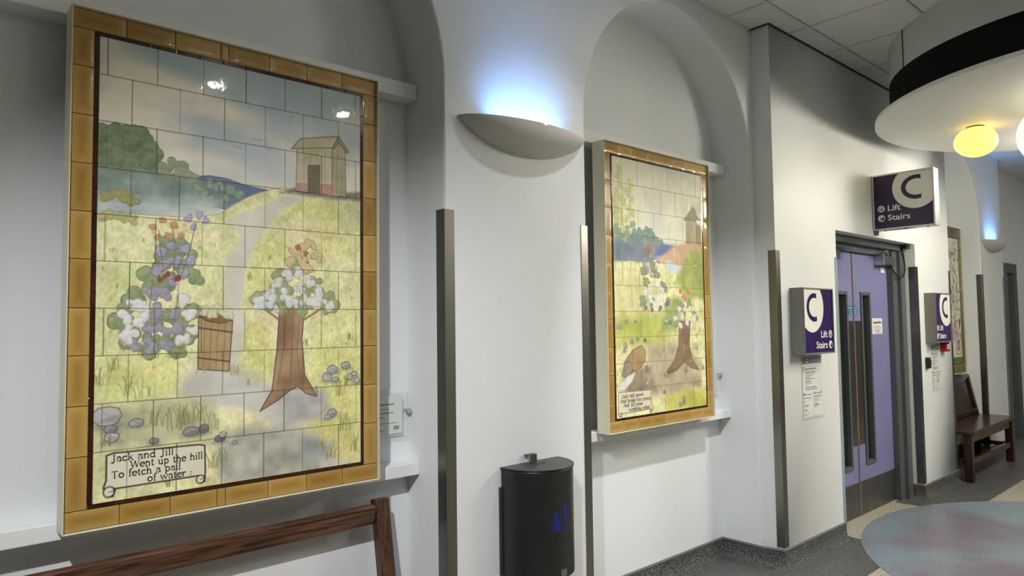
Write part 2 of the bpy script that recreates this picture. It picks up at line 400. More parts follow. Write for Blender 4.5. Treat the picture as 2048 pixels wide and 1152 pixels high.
('t',(791,435),4,14,(164,166,92),{}),
('t',(636,767),4,14,(164,166,92),{}),
('t',(130,798),4,14,(164,166,92),{}),
('t',(166,393),4,14,(164,166,92),{}),
('t',(700,434),4,14,(164,166,92),{}),
('t',(670,785),4,14,(164,166,92),{}),
('t',(238,541),4,14,(164,166,92),{}),
('t',(604,411),4,14,(164,166,92),{}),
('t',(752,852),4,14,(164,166,92),{}),
('t',(809,396),4,14,(164,166,92),{}),
('t',(782,568),4,14,(164,166,92),{}),
('t',(754,409),4,14,(164,166,92),{}),
('t',(123,699),4,14,(164,166,92),{}),
('t',(682,872),4,14,(164,166,92),{}),
('t',(43,543),4,14,(164,166,92),{}),
('t',(214,587),4,14,(164,166,92),{}),
('t',(878,795),4,14,(164,166,92),{}),
('t',(318,760),4,14,(164,166,92),{}),
('t',(275,479),4,14,(164,166,92),{}),
('t',(246,575),4,14,(164,166,92),{}),
('t',(777,846),4,14,(164,166,92),{}),
('t',(51,733),4,14,(164,166,92),{}),
('t',(636,544),4,14,(164,166,92),{}),
('t',(180,689),4,14,(164,166,92),{}),
('t',(136,624),4,14,(164,166,92),{}),
('t',(41,509),4,14,(164,166,92),{}),
('t',(768,346),4,14,(164,166,92),{}),
('t',(607,352),4,14,(164,166,92),{}),
('t',(21,703),4,14,(164,166,92),{}),
('t',(843,448),4,14,(164,166,92),{}),
('t',(320,377),4,14,(164,166,92),{}),
('t',(223,761),4,14,(164,166,92),{}),
('t',(344,797),4,14,(164,166,92),{}),
('t',(297,369),4,14,(164,166,92),{}),
('t',(251,856),4,14,(164,166,92),{}),
('t',(39,761),4,14,(164,166,92),{}),
('t',(654,688),4,14,(164,166,92),{}),
('t',(220,808),4,14,(164,166,92),{}),
('t',(860,657),4,14,(164,166,92),{}),
('t',(156,823),4,14,(164,166,92),{}),
('t',(46,762),4,14,(164,166,92),{}),
('t',(38,607),4,14,(164,166,92),{}),
('t',(193,357),4,14,(164,166,92),{}),
('t',(96,589),4,14,(164,166,92),{}),
('t',(644,661),4,14,(164,166,92),{}),
('t',(867,625),4,14,(164,166,92),{}),
('p',[(36,139),(57,144),(307,139),(323,134),(326,52),(324,16),(308,38),(62,36),(54,13),(35,23),(29,43),(36,64)],(222,214,190),{'var':5,'line':(40,34,30,4)}),
('c',(44,29),17,(222,214,190)),
('c',(310,26),15,(222,214,190))]
MURAL_B = [
('p',[(0,1029),(156,986),(292,1039),(431,978),(552,957),(573,869),(1,813)],(132,152,146),{'var':26,'soft':10}),
('b',[(70,980),(165,993),(246,1016),(314,1010),(383,981),(429,943),(111,928),(221,935),(25,909)],34,(126,150,138),{'line':(90,112,104),'var':26}),
('p',[(-3,947),(335,957),(332,857),(-6,826)],(112,126,140),{'var':26,'soft':14,'a':0.8}),
('p',[(372,939),(454,962),(577,956),(501,910),(356,887)],(112,122,166),{'var':16,'soft':2}),
('p',[(-33,-21),(-6,840),(331,851),(476,908),(629,977),(760,1001),(868,990),(858,-12)],(222,220,162),{'var':28,'soft':4,'hue':1}),
('p',[(379,874),(552,957),(681,996),(869,997),(872,947),(674,844),(473,820)],(208,172,140),{'var':24,'soft':8}),
('p',[(474,864),(649,849),(621,797),(472,806)],(206,214,214),{'var':10,'soft':8}),
('p',[(678,935),(884,979),(879,637),(666,664),(568,751)],(164,172,96),{'var':30,'soft':14}),
('p',[(3,732),(283,798),(323,629),(228,517),(4,518)],(208,202,146),{'var':24,'soft':20}),
('p',[(4,518),(275,573),(509,515),(454,372),(8,385)],(178,182,92),{'var':30,'soft':20}),
('p',[(540,662),(639,634),(556,457),(410,459),(440,602)],(162,176,108),{'var':24,'soft':14}),
('p',[(268,377),(553,398),(807,270),(799,119),(491,83),(259,128)],(184,172,140),{'var':34,'soft':16}),
('p',[(46,250),(309,264),(350,122),(83,114)],(150,136,110),{'var':30,'soft':14}),
('p',[(443,86),(853,116),(848,-5),(439,-13)],(196,194,96),{'var':26,'soft':12}),
('l',[(48,1373),(43,951)],(170,160,120),4,{}),
('l',[(82,1367),(70,735)],(170,160,120),4,{}),
('l',[(149,1306),(140,778)],(170,160,120),4,{}),
('l',[(15,1111),(13,787)],(170,160,120),4,{}),
('b',[(60,1350),(46,1306),(71,1268),(31,1228),(64,1193),(93,1169),(33,1141),(74,1106),(149,1287),(130,1234),(159,1198),(135,1151),(160,1115),(107,1088),(39,1065),(80,1047),(17,1180),(15,1098)],22,(206,208,136),{'line':(170,170,104),'var':20}),
('b',[(29,1026),(71,1007),(122,1023),(167,1049),(11,975),(95,965)],18,(160,172,130),{'line':(116,128,92),'var':22}),
('p',[(682,1126),(794,1140),(786,988),(675,983)],(176,164,130),{'var':20,'line':(92,82,64,1.5)}),
('p',[(794,1140),(763,1186),(837,1131),(835,988),(786,988)],(160,148,116),{'var':20,'line':(92,82,64,1.5)}),
('p',[(656,1121),(759,1213),(785,1194),(804,1128)],(168,156,128),{'var':16,'line':(92,82,64,1.5)}),
('l',[(718,1120),(712,986)],(120,108,84),1.2,{}),
('l',[(755,1124),(749,988)],(120,108,84),1.2,{}),
('b',[(281,741),(376,788),(444,718),(465,631),(323,629),(250,629),(330,828),(261,797)],28,(140,152,106),{'line':(96,104,76),'var':22}),
('b',[(258,842),(332,880),(397,860),(293,810),(367,819),(329,777)],15,(176,160,184),{'line':(110,94,118),'var':16}),
('b',[(307,708),(373,727),(429,694),(389,653),(314,641),(270,674),(456,643),(359,613)],19,(226,224,218),{'line':(160,156,150),'var':10}),
('b',[(267,595),(330,579),(406,590),(474,620)],12,(140,110,136),{'line':(90,68,90),'var':14}),
('b',[(252,926),(308,958),(353,938),(287,906),(333,903)],9,(206,130,70),{'line':(140,74,34),'var':16}),
('l',[(292,798),(278,911)],(110,116,70),2.6,{}),
('l',[(348,801),(334,928)],(110,116,70),2.6,{}),
('t',(247,562),7,34,(134,138,74),{}),
('t',(320,562),7,34,(134,138,74),{}),
('t',(395,562),7,34,(134,138,74),{}),
('t',(462,562),7,34,(134,138,74),{}),
('p',[(588,515),(701,514),(684,365),(722,274),(783,217),(699,233),(628,272),(546,224),(428,207),(529,288),(572,368)],(136,112,86),{'var':26,'line':(62,56,52,2.2)}),
('l',[(617,485),(598,279)],(96,66,42),2,{}),
('l',[(658,485),(660,292)],(96,66,42),2,{}),
('b',[(558,515),(612,604),(690,619),(755,544),(635,544)],26,(150,158,104),{'line':(104,108,76),'var':20}),
('b',[(549,527),(591,580),(644,616),(705,592),(744,538),(620,544),(669,503),(597,491),(710,484)],17,(222,220,212),{'line':(150,146,140),'var':12}),
('b',[(635,663),(606,693),(688,688),(655,646)],11,(204,134,80),{'line':(140,80,44),'var':16}),
('b',[(761,429),(794,453)],10,(214,192,146),{'line':(140,104,74),'var':10}),
('p',[(73,297),(143,359),(223,384),(258,350),(256,294),(201,253),(122,241),(80,254)],(164,136,94),{'var':22,'line':(62,56,52,2.2)}),
('l',[(143,354),(139,245)],(96,70,40),2,{}),
('l',[(196,374),(192,256)],(96,70,40),2,{}),
('p',[(45,223),(73,297),(124,300),(139,251),(95,215)],(150,140,116),{'var':16,'line':(62,56,52,1.8)}),
('p',[(1,141),(87,216),(165,238),(137,191),(67,142)],(226,224,218),{'var':10,'soft':3}),
('s',(28,491),14,12,190,{}),
('s',(97,518),10,8,170,{}),
('s',(175,517),9,8,170,{}),
('s',(84,388),14,14,176,{}),
('s',(75,361),12,10,180,{}),
('s',(140,408),14,12,170,{}),
('s',(189,418),10,8,150,{}),
('s',(255,411),12,10,120,{}),
('s',(460,516),20,16,190,{}),
('s',(499,510),10,10,150,{}),
('s',(263,255),16,16,150,{}),
('s',(269,172),16,14,190,{}),
('s',(448,212),12,14,190,{}),
('s',(647,233),12,14,190,{}),
('s',(425,111),12,7,150,{}),
('s',(614,50),14,22,150,{}),
('s',(577,30),14,12,180,{}),
('s',(816,234),14,14,190,{}),
('s',(757,363),18,16,200,{}),
('t',(198,449),5,26,(160,160,80),{}),
('t',(45,444),5,26,(160,160,80),{}),
('t',(191,115),5,26,(160,160,80),{}),
('t',(683,374),5,26,(160,160,80),{}),
('t',(45,559),5,26,(160,160,80),{}),
('t',(204,592),5,26,(160,160,80),{}),
('t',(179,129),5,26,(160,160,80),{}),
('t',(131,701),5,26,(160,160,80),{}),
('t',(769,320),5,26,(160,160,80),{}),
('t',(833,444),5,26,(160,160,80),{}),
('t',(741,253),5,26,(160,160,80),{}),
('t',(639,189),5,26,(160,160,80),{}),
('t',(407,677),5,26,(160,160,80),{}),
('t',(163,127),5,26,(160,160,80),{}),
('t',(730,47),5,26,(160,160,80),{}),
('t',(265,273),5,26,(160,160,80),{}),
('t',(650,266),5,26,(160,160,80),{}),
('t',(668,352),5,26,(160,160,80),{}),
('t',(523,240),5,26,(160,160,80),{}),
('t',(205,90),5,26,(160,160,80),{}),
('t',(813,700),5,26,(160,160,80),{}),
('t',(794,14),5,26,(160,160,80),{}),
('t',(555,717),5,26,(160,160,80),{}),
('t',(758,658),5,26,(160,160,80),{}),
('t',(803,240),5,26,(160,160,80),{}),
('t',(68,619),5,26,(160,160,80),{}),
('t',(510,326),5,26,(160,160,80),{}),
('t',(594,56),5,26,(160,160,80),{}),
('t',(190,736),5,26,(160,160,80),{}),
('t',(784,748),5,26,(160,160,80),{}),
('t',(738,667),5,26,(160,160,80),{}),
('t',(655,160),5,26,(160,160,80),{}),
('t',(724,333),5,26,(160,160,80),{}),
('t',(737,600),5,26,(160,160,80),{}),
('t',(549,503),5,26,(160,160,80),{}),
('t',(728,162),5,26,(160,160,80),{}),
('t',(376,362),5,26,(160,160,80),{}),
('t',(46,710),5,26,(160,160,80),{}),
('t',(478,387),5,26,(160,160,80),{}),
('t',(710,289),5,26,(160,160,80),{}),
('t',(121,484),5,26,(160,160,80),{}),
('t',(626,357),5,26,(160,160,80),{}),
('t',(17,162),5,26,(160,160,80),{}),
('t',(694,689),5,26,(160,160,80),{}),
('t',(439,466),5,26,(160,160,80),{}),
('t',(651,517),5,26,(160,160,80),{}),
('t',(190,396),5,26,(160,160,80),{}),
('t',(822,684),5,26,(160,160,80),{}),
('t',(97,306),5,26,(160,160,80),{}),
('t',(732,362),5,26,(160,160,80),{}),
('p',[(17,138),(304,133),(309,19),(282,27),(38,22),(21,8),(13,24)],(222,214,186),{'var':5,'line':(90,80,64,3)}),
('c',(34,17),12,(222,214,186)),
('c',(295,15),11,(222,214,186))]
# ------------------------------------------------------------------ the setting
NICHES = [(.12, 1.72, .92), (2.59, 4.19, 3.39), (7.60, 9.17, 8.385)]
YB, SPR = .28, 2.57
def arch_pts(xa, xb, n=40):
    cx, r = (xa+xb)/2, (xb-xa)/2
    return [(cx-r*math.cos(math.pi*i/n), SPR+r*math.sin(math.pi*i/n)) for i in range(n+1)]

def arcade(mb, x_start, x_end, niches):
    # front face at y=0 with arched openings, rounded arris, reveals back to YB
    B = .012
    x = x_start
    for xa, xb, _ in niches:
        mb.quad((x, 0, 0), (xa-B, 0, 0), (xa-B, 0, SPR), (x, 0, SPR))
        mb.quad((x, 0, SPR), (xa-B, 0, SPR), (xa-B, 0, CEIL+.02), (x, 0, CEIL+.02))
        cx, r = (xa+xb)/2, (xb-xa)/2
        outer = [(xa-B, 0)]+[(cx-(r+B)*math.cos(math.pi*i/40), SPR+(r+B)*math.sin(math.pi*i/40)) for i in range(41)]+[(xb+B, 0)]
        inner = [(xa, 0)]+arch_pts(xa, xb)+[(xb, 0)]
        for (p, q) in zip(outer[1:-1], outer[2:-1]):
            mb.quad((p[0], 0, p[1]), (q[0], 0, q[1]), (q[0], 0, CEIL+.02), (p[0], 0, CEIL+.02))
        rows = [[(p[0], 0, p[1]) for p in outer]]
        for t in (30, 60):
            a = math.radians(t); k = math.sin(a)
            rows.append([(o[0]+(i[0]-o[0])*k, B*(1-math.cos(a)), o[1]+(i[1]-o[1])*k) for o, i in zip(outer, inner)])
        rows.append([(p[0], B, p[1]) for p in inner]); rows.append([(p[0], YB+.01, p[1]) for p in inner])
        for a, b in zip(rows, rows[1:]):
            for i in range(len(a)-1): mb.quad(a[i], a[i+1], b[i+1], b[i])
        x = xb+B
    mb.quad((x, 0, 0), (x_end, 0, 0), (x_end, 0, CEIL+.02), (x, 0, CEIL+.02))

def weld(o):
    bm = bmesh.new(); bm.from_mesh(o.data); bmesh.ops.remove_doubles(bm, verts=bm.verts, dist=.0004)
    bmesh.ops.recalc_face_normals(bm, faces=bm.faces); bm.to_mesh(o.data); bm.free(); smooth_angle(o, 32); return o

mb = MB(); arcade(mb, -4.0, 4.225, NICHES[:2]); weld(struct('wall_left', mb, WHITE))
mb = MB(); mb.box(-.2, YB, 0, 4.4, YB+.1, CEIL); struct('wall_back', mb, WHITE)
mb = MB(); arcade(mb, 7.55, 10.05, NICHES[2:])
mb.quad((10.05, 0, 0), (10.05, .15, 0), (10.05, .15, CEIL+.02), (10.05, 0, CEIL+.02)); weld(struct('wall_far', mb, WHITE))
mb = MB(); mb.box(7.4, YB, 0, 9.5, YB+.1, CEIL); struct('wall_recess', mb, WHITE)
# projecting block with the lift lobby door
BX0, BX1, BY, DX0, DX1, DZ = 4.225, 7.60, -.135, 5.115, 6.70, 2.19
mb = MB()
for (xa, xb, za, zb) in ((BX0, DX0, 0, DZ), (DX1, BX1, 0, DZ), (BX0, DX0, DZ, CEIL+.02), (DX0, DX1, DZ, CEIL+.02), (DX1, BX1, DZ, CEIL+.02)):
    mb.quad((xa, BY, za), (xb, BY, za), (xb, BY, zb), (xa, BY, zb))
for x in (BX0, BX1): mb.quad((x, BY, 0), (x, YB+.02, 0), (x, YB+.02, CEIL+.02), (x, BY, CEIL+.02))
for x in (DX0, DX1): mb.quad((x, BY, 0), (x, .09, 0), (x, .09, DZ), (x, BY, DZ))
mb.quad((DX0, BY, DZ), (DX1, BY, DZ), (DX1, .09, DZ), (DX0, .09, DZ))
weld(struct('wall_front', mb, WHITE))
# wall beyond the last pier, with its own doorway
mb = MB()
for (xa, xb, za, zb) in ((10.05, 10.74, 0, CEIL+.02), (10.74, 11.25, 2.25, CEIL+.02), (11.25, 14, 0, CEIL+.02)):
    mb.quad((xa, .15, za), (xb, .15, za), (xb, .15, zb), (xa, .15, zb))
struct('wall_end', mb, WHITE)
for nm, q in (('wall_right', ((-4, -4.3, 0), (14, -4.3, 0), (14, -4.3, CEIL), (-4, -4.3, CEIL))),
              ('wall_near', ((-4, -4.3, 0), (-4, 0, 0), (-4, 0, CEIL), (-4, -4.3, CEIL))),
              ('wall_distant', ((14, -4.3, 0), (14, .4, 0), (14, .4, CEIL), (14, -4.3, CEIL)))):
    struct(nm, MB().quad(*q), WALLO)

# floor: cream terrazzo, dark speckled border along the wall, blue round inlay
struct('floor', MB().box(-4, -4.3, -.05, 14, .6, 0), TERR)
mb = MB(); e = .0012
mb.quad((-4, -.53, e), (DX0+.03, -.53, e), (DX0+.05, -.13, e), (DX0, -.13, e), (DX0, .3, e), (-4, .3, e))
mb.quad((6.40, -.53, e), (14, -.53, e), (14, .3, e), (6.70, .3, e), (6.70, .02, e), (6.40, .0, e))
struct('floor_border', mb, SKIRT)
def medallion_mat():
    m = bpy.data.materials.new('blue_marbled_vinyl'); m.use_nodes = True; nt = m.node_tree; b = nt.nodes['Principled BSDF']
    b.inputs['Roughness'].default_value = .33
    tc = nt.nodes.new('ShaderNodeTexCoord'); L = nt.links.new
    n = nt.nodes.new('ShaderNodeTexNoise'); n.inputs['Scale'].default_value = 1.1; n.inputs['Detail'].default_value = 3; n.inputs['Distortion'].default_value = .3
    r = nt.nodes.new('ShaderNodeValToRGB'); e = r.color_ramp.elements
    e[0].position = .46; e[0].color = rgb(130, 146, 158)+(1,); e[1].position = .62; e[1].color = rgb(122, 116, 130)+(1,)
    mp = nt.nodes.new('ShaderNodeMapping'); mp.inputs['Scale'].default_value = (6, 30, 1); mp.inputs['Rotation'].default_value = (0, 0, .6)
    n2 = nt.nodes.new('ShaderNodeTexNoise'); n2.inputs['Scale'].default_value = 2.5; n2.inputs['Detail'].default_value = 8; n2.inputs['Distortion'].default_value = 1.4
    r2 = nt.nodes.new('ShaderNodeValToRGB'); r2.color_ramp.elements[0].position = .3; r2.color_ramp.elements[1].position = .55
    r2.color_ramp.elements[0].color = (.62, .62, .62, 1); r2.color_ramp.elements[1].color = (1, 1, 1, 1)
    mx = nt.nodes.new('ShaderNodeMixRGB'); mx.blend_type = 'MULTIPLY'; mx.inputs[0].default_value = .8
    L(tc.outputs['Object'], n.inputs['Vector']); L(n.outputs['Fac'], r.inputs['Fac'])
    L(tc.outputs['Object'], mp.inputs['Vector']); L(mp.outputs['Vector'], n2.inputs['Vector']); L(n2.outputs['Fac'], r2.inputs['Fac'])
    L(r.outputs['Color'], mx.inputs[1]); L(r2.outputs['Color'], mx.inputs[2]); L(mx.outputs['Color'], b.inputs['Base Color'])
    return m
struct('floor_medallion', MB().cyl((5.81, -1.81, 0), (0, 0, 1), 1.721, .0024, 128), medallion_mat())

# ceiling with its suspended grid
struct('ceiling', MB().box(-4, -4.3, CEIL, 14, .6, CEIL+.05), CEILM)
mb = MB(); GX = [3.93+.549*k for k in range(-14, 19)]; GY = [-.28-.56*k for k in range(0, 8)]
for x in GX: mb.box(x-.011, -4.3, CEIL-.005, x+.011, .28, CEIL)
for y in GY: mb.box(-4, y-.011, CEIL-.0055, 14, y+.011, CEIL)
mb.box(-4, -.02, CEIL-.006, BX0, 0, CEIL)
struct('trim_1', mb, GRID)
mb = MB()
for x in GX: mb.box(x+.011, -4.3, CEIL-.0015, x+.015, .28, CEIL)
for y in GY: mb.box(-4, y-.015, CEIL-.0018, 14, y-.011, CEIL)
struct('trim_4', mb, GAPL); mb = MB()
mb.box(BX0-.012, BY-.012, CEIL-.008, BX1, BY, CEIL); mb.box(BX0-.012, BY, CEIL-.008, BX0, 0, CEIL)
struct('trim_2', mb, GAP)

# coved skirting
def skirting(name, path):
    prof = [(0, .115), (.004, .115), (.004, .103), (.005, .05), (.010, .024), (.022, .008), (.045, .002), (.045, .0)]
    P = [Vector(p) for p in path]; n = len(P)
    def off(i, d):
        ns = []
        for a, b in ((i-1, i), (i, i+1)):
            if a >= 0 and b < n:
                t = (P[b]-P[a]).normalized(); ns.append(Vector((t.y, -t.x)))
        if len(ns) == 1: return P[i]+ns[0]*d
        m = ns[0]+ns[1]; return P[i]+m*(d/(1+ns[0].dot(ns[1])))
    rows = [[(*off(i, d), z) for i in range(n)] for d, z in prof]
    mb = MB()
    for a, b in zip(rows, rows[1:]):
        for i in range(n-1): mb.quad(a[i], a[i+1], b[i+1], b[i])
    o = weld(struct(name, mb, SKIRT))
    cp = MB(); rr = [[(*off(i, d), z) for i in range(n)] for d, z in ((.0, .118), (.007, .118), (.008, .106), (.004, .104))]
    for a, b in zip(rr, rr[1:]):
        for i in range(n-1): cp.quad(a[i], a[i+1], b[i+1], b[i])
    return struct('trim_'+name.split('_')[1], cp, SKCAP)
skirting('baseboard_left', [(-4, 0), (.12, 0), (.12, YB), (1.72, YB), (1.72, 0), (2.59, 0), (2.59, YB), (4.189, YB), (4.189, -.006), (BX0, BY), (DX0, BY)])
skirting('baseboard_right', [(DX1, -.01), (DX1, BY), (BX1, BY), (BX1, YB), (9.17, YB), (9.17, 0), (10.05, 0), (10.05, .15), (10.74, .15)])
skirting('baseboard_far', [(11.25, .15), (14, .15)])
mb = MB()
mb.add([(DX1-.003, BY-.006, .118), (DX1+.055, BY-.006, .118), (DX1+.02, BY-.008, .09), (DX1+.022, BY-.010, .05), (DX1-.003, BY-.012, .02), (DX1-.006, BY-.004, .06)], [(0, 1, 2, 3, 4, 5)])
tag(struct('trim_3', mb, mat('torn_skirting_backing', rgb(120, 92, 52), .9, var=.2, vscale=60, vcol=rgb(60, 40, 24))), 'torn brown corner of the dark skirting right of the lilac doors')

# ------------------------------------------------------------------ lilac double door (door_1)
YD = .03
d1 = bpy.data.objects.new('door_1', None); C.objects.link(d1); d1.location = (5.82, YD, 0); d1['kind'] = 'structure'
tag(d1, 'lilac double fire doors with narrow vision panels in the projecting wall', 'door'); 
mb = MB()
mb.box(6.50, -.02, 0, 6.60, .085, DZ-.03); mb.box(6.60, -.05, 0, 6.697, .085, DZ-.005)
mb.box(DX0+.003, .0, 2.08, 6.60, .085, DZ-.03); mb.box(DX0+.003, -.05, 2.135, 6.60, .0, DZ-.005)
mb.box(DX0+.003, .0, 0, 5.155, .085, 2.08)
mb.build('door_frame', GREYP, d1, bevel=.004)
XM = 5.779
for side, (xa, xb) in ((0, (5.16, XM-.004)), (1, (XM+.004, 6.498))):
    gx = (5.47, 5.66) if side == 0 else (5.914, 6.106)
    GZ0, GZ1 = .375, 1.765
    lf = MB()
    for (a, b, z0, z1) in ((xa, gx[0], .008, 2.075), (gx[1], xb, .008, 2.075), (gx[0], gx[1], .008, GZ0), (gx[0], gx[1], GZ1, 2.075)):
        lf.box(a, YD, z0, b, YD+.045, z1)
    leaf = lf.build('door_leaf', PURP, d1)
    leaf['label'] = 'left lilac leaf' if side == 0 else 'right lilac leaf with closer'
    fr = MB(); t = .028
    fr.box(gx[0], YD-.012, GZ0, gx[0]+t, YD+.03, GZ1); fr.box(gx[1]-t, YD-.012, GZ0, gx[1], YD+.03, GZ1)
    fr.box(gx[0]+t, YD-.012, GZ0, gx[1]-t, YD+.03, GZ0+t); fr.box(gx[0]+t, YD-.012, GZ1-t, gx[1]-t, YD+.03, GZ1)
    fr.build('vision_panel_frame', GREYP, leaf, bevel=.004)
    MB().box(gx[0]+t-.002, YD+.02, GZ0+t-.002, gx[1]-t+.002, YD+.03, GZ1-t+.002).build('vision_glass', GLASSD, leaf)
    px = (gx[1]+.004, xb-.012) if side == 0 else (xa+.012, gx[0]-.004)
    MB().box(px[0], YD-.004, .55, px[1], YD, 1.53).build('push_plate', STEEL, leaf)
    MB().box(xa+.004, YD-.004, .01, xb-.004, YD, .262).build('kick_plate', STEELD, leaf)
    ex = XM-.004 if side == 0 else XM+.004
    MB().box(ex-.004, YD-.006, .008, ex+.004, YD, 2.07).build('meeting_seal', COPPER, leaf)
    cxs = 5.722 if side == 0 else 5.815
    stk = MB().cyl((cxs, YD-.0005, 1.617), (0, -1, 0), .04, .0012, 32).build('sticker', DISC_B, leaf)
    stk['label'] = 'round blue fire door sticker'
    for k, tx in enumerate(('Fire door', 'keep', 'shut')):
        text_obj(tx, .018, (cxs, YD-.0018, 1.628-.02*k), (1, 0, 0), (0, 0, 1), SIGNW, 'lettering', stk, 'CENTER')
    if side == 1:
        cb = MB().box(6.24, YD-.075, 2.0, 6.50, YD, 2.075)
        cl = cb.build('door_closer', mat('closer_bronze', (.20, .19, .17), .3, metal=.8), leaf, bevel=.006)
        MB().box(6.232, YD-.079, 1.998, 6.252, YD-.001, 2.078).build('end_cap', ALU, cl)
        MB().bar((6.40, YD-.045, 2.085), (6.16, YD-.12, 2.098), .022, .008, (0, 0, 1)).bar((6.16, YD-.12, 2.106), (6.36, YD-.065, 2.118), .02, .008, (0, 0, 1)).build('closer_arm', ALU, cl)
        MB().box(6.37, YD-.0012, 1.94, 6.45, YD, 1.985).build('maker_label', SIGNW, leaf)
    else:
        cl = MB().bar((5.30, YD-.02, 2.11), (5.62, YD-.09, 2.09), .022, .01, (0, 0, 1)).box(5.20, YD-.06, 2.0, 5.44, YD, 2.07).build('door_closer', STEELD, leaf)
pts = [(6.50, YD-.04, 2.01), (6.505, YD-.06, 1.95), (6.53, YD-.075, 1.915), (6.57, YD-.085, 1.90), (6.615, YD-.095, 1.915), (6.64, YD-.10, 1.97), (6.645, YD-.095, 2.05), (6.63, YD-.09, 2.12), (6.63, YD-.085, 2.17)]
def smooth_path(P, n=6):
    P = [Vector(p) for p in P]; out = []
    for i in range(len(P)-1):
        p0, p1, p2, p3 = P[max(i-1, 0)], P[i], P[i+1], P[min(i+2, len(P)-1)]
        for k in range(n):
            t = k/n; out.append(.5*((2*p1)+(p2-p0)*t+(2*p0-5*p1+4*p2-p3)*t*t+(3*p1-p0-3*p2+p3)*t**3))
    return out+[P[-1]]
MB().tube(smooth_path(pts), .007).box(6.60, -.105, 2.15, 6.68, -.06, 2.183).build('closer_cable', BLACK, d1, smooth=False)

# notice taped on the right leaf
nt_ = thing('paper_notice', 'white security notice taped on the right lilac door', 'notice', (6.24, YD-.002, 1.42))
MB().box(6.136, YD-.003, 1.418, 6.348, YD-.0018, 1.55).build('paper', PAPER, nt_)
text_obj('Security Notice', .030, (6.242, YD-.0035, 1.506), (1, 0, 0), (0, 0, 1), TXT, 'heading', nt_, 'CENTER', bold=.0006, sx=.9)
mb = MB()
for k, wv in enumerate((.12, .15, .13, .14, .10)): mb.box(6.242-wv/2, YD-.0036, 1.483-.013*k, 6.242+wv/2, YD-.003, 1.4865-.013*k)
mb.build('small_print', TXT, nt_)

# grey door beyond the far pier (door_2)
d2 = bpy.data.objects.new('door_2', None); C.objects.link(d2); d2.location = (11.0, .15, 0); d2['kind'] = 'structure'
tag(d2, 'dark grey doorway beyond the far pier', 'door')
mb = MB(); mb.box(10.745, .12, 0, 10.80, .22, 2.12); mb.box(11.12, .12, 0, 11.245, .22, 2.12); mb.box(10.745, .12, 2.12, 11.245, .22, 2.245)
mb.build('door_frame', GREYP, d2, bevel=.004)
MB().box(10.80, .19, .005, 11.12, .22, 2.12).build('door_leaf', GREYD, d2)

# ------------------------------------------------------------------ steel corner guards
def guard(x, y, sx, sy, z0, z1, w1, w2, m, label, m2=None):
    # flange w1 runs along x in direction sx, flange w2 along y in direction sy; corner at (x,y)
    t = .004
    mb = MB(); ox, oy = x-sx*t, y-sy*t
    pts = [(ox, oy), (x+sx*w1, oy), (x+sx*w1, y), (x, y), (x, y+sy*w2), (ox, y+sy*w2)]
    mb.slab([(p[0], p[1], z0) for p in pts], z1-z0, (0, 0, 1))
    o = mb.build('corner_guard', m, None, bevel=.0015); tag(o, label, 'corner guard', 'corner guards on the wall edges'); return o
guard(1.72, 0, 1, 1, .11, 2.02, .048, .055, STEEL, 'steel corner guard on pier edge right of the nearest tile panel')
guard(2.59, 0, -1, 1, .11, 2.022, .045, .055, STEEL, 'steel corner guard on pier edge between black bin and second tile panel')
guard(BX0, BY, 1, 1, .125, 1.99, .05, .05, STEEL, 'steel corner guard on the outer corner left of the first purple wall sign')
guard(DX0, BY, -1, 1, .125, 1.99, .035, .05, GUARDC, 'clear plastic corner guard on left edge of the lilac door recess')
guard(DX1, BY, 1, 1, .125, 1.995, .045, .055, STEEL, 'steel corner guard on right edge of the lilac door recess')
guard(BX1, BY, -1, 1, .125, 1.995, .035, .05, STEEL, 'steel corner guard on wall edge beside the red call point')
guard(9.17, 0, 1, 1, .11, 2.03, .05, .05, STEEL, 'steel corner guard on the far pier behind the dark bench')
guard(10.05, 0, -1, 1, .11, 2.03, .03, .05, STEEL, 'steel corner guard on the far pier beside the dark doorway')

# ------------------------------------------------------------------ mounting rails in the niches
for (xa, xb, _), where in zip(NICHES, ('behind the nearest tile panel', 'behind the second tile panel', 'behind the far tile panel')):
    for z0, z1, ww in ((2.52, 2.585, 'upper'), (.91, .962, 'lower')):
        o = MB().box(xa+.002, .188, z0, xb-.002, YB-.0005, z1).build('mounting_rail', TRIMW, None, bevel=.003)
        tag(o, f'{ww} white rail across the niche {where}', 'rail', 'white rails in the niches')
# ------------------------------------------------------------------ painted tile pictures
def fbm(nz, nx, cell, seed, octaves=4):
    r = np.random.RandomState(seed); out = np.zeros((nz, nx)); amp = 1; tot = 0
    for o in range(octaves):
        c = max(2.0, cell/2**o); gz, gx = int(nz/c)+3, int(nx/c)+3
        g = r.rand(gz, gx); zz = np.arange(nz)/c; xx = np.arange(nx)/c
        zi = zz.astype(int); xi = xx.astype(int); fz = (zz-zi)[:, None]; fx = (xx-xi)[None]
        fz = fz*fz*(3-2*fz); fx = fx*fx*(3-2*fx)
        a = g[zi][:, xi]; b = g[zi][:, xi+1]; cc = g[zi+1][:, xi]; d = g[zi+1][:, xi+1]
        out += amp*((a*(1-fx)+b*fx)*(1-fz)+(cc*(1-fx)+d*fx)*fz); tot += amp; amp *= .5
    return out/tot-.5

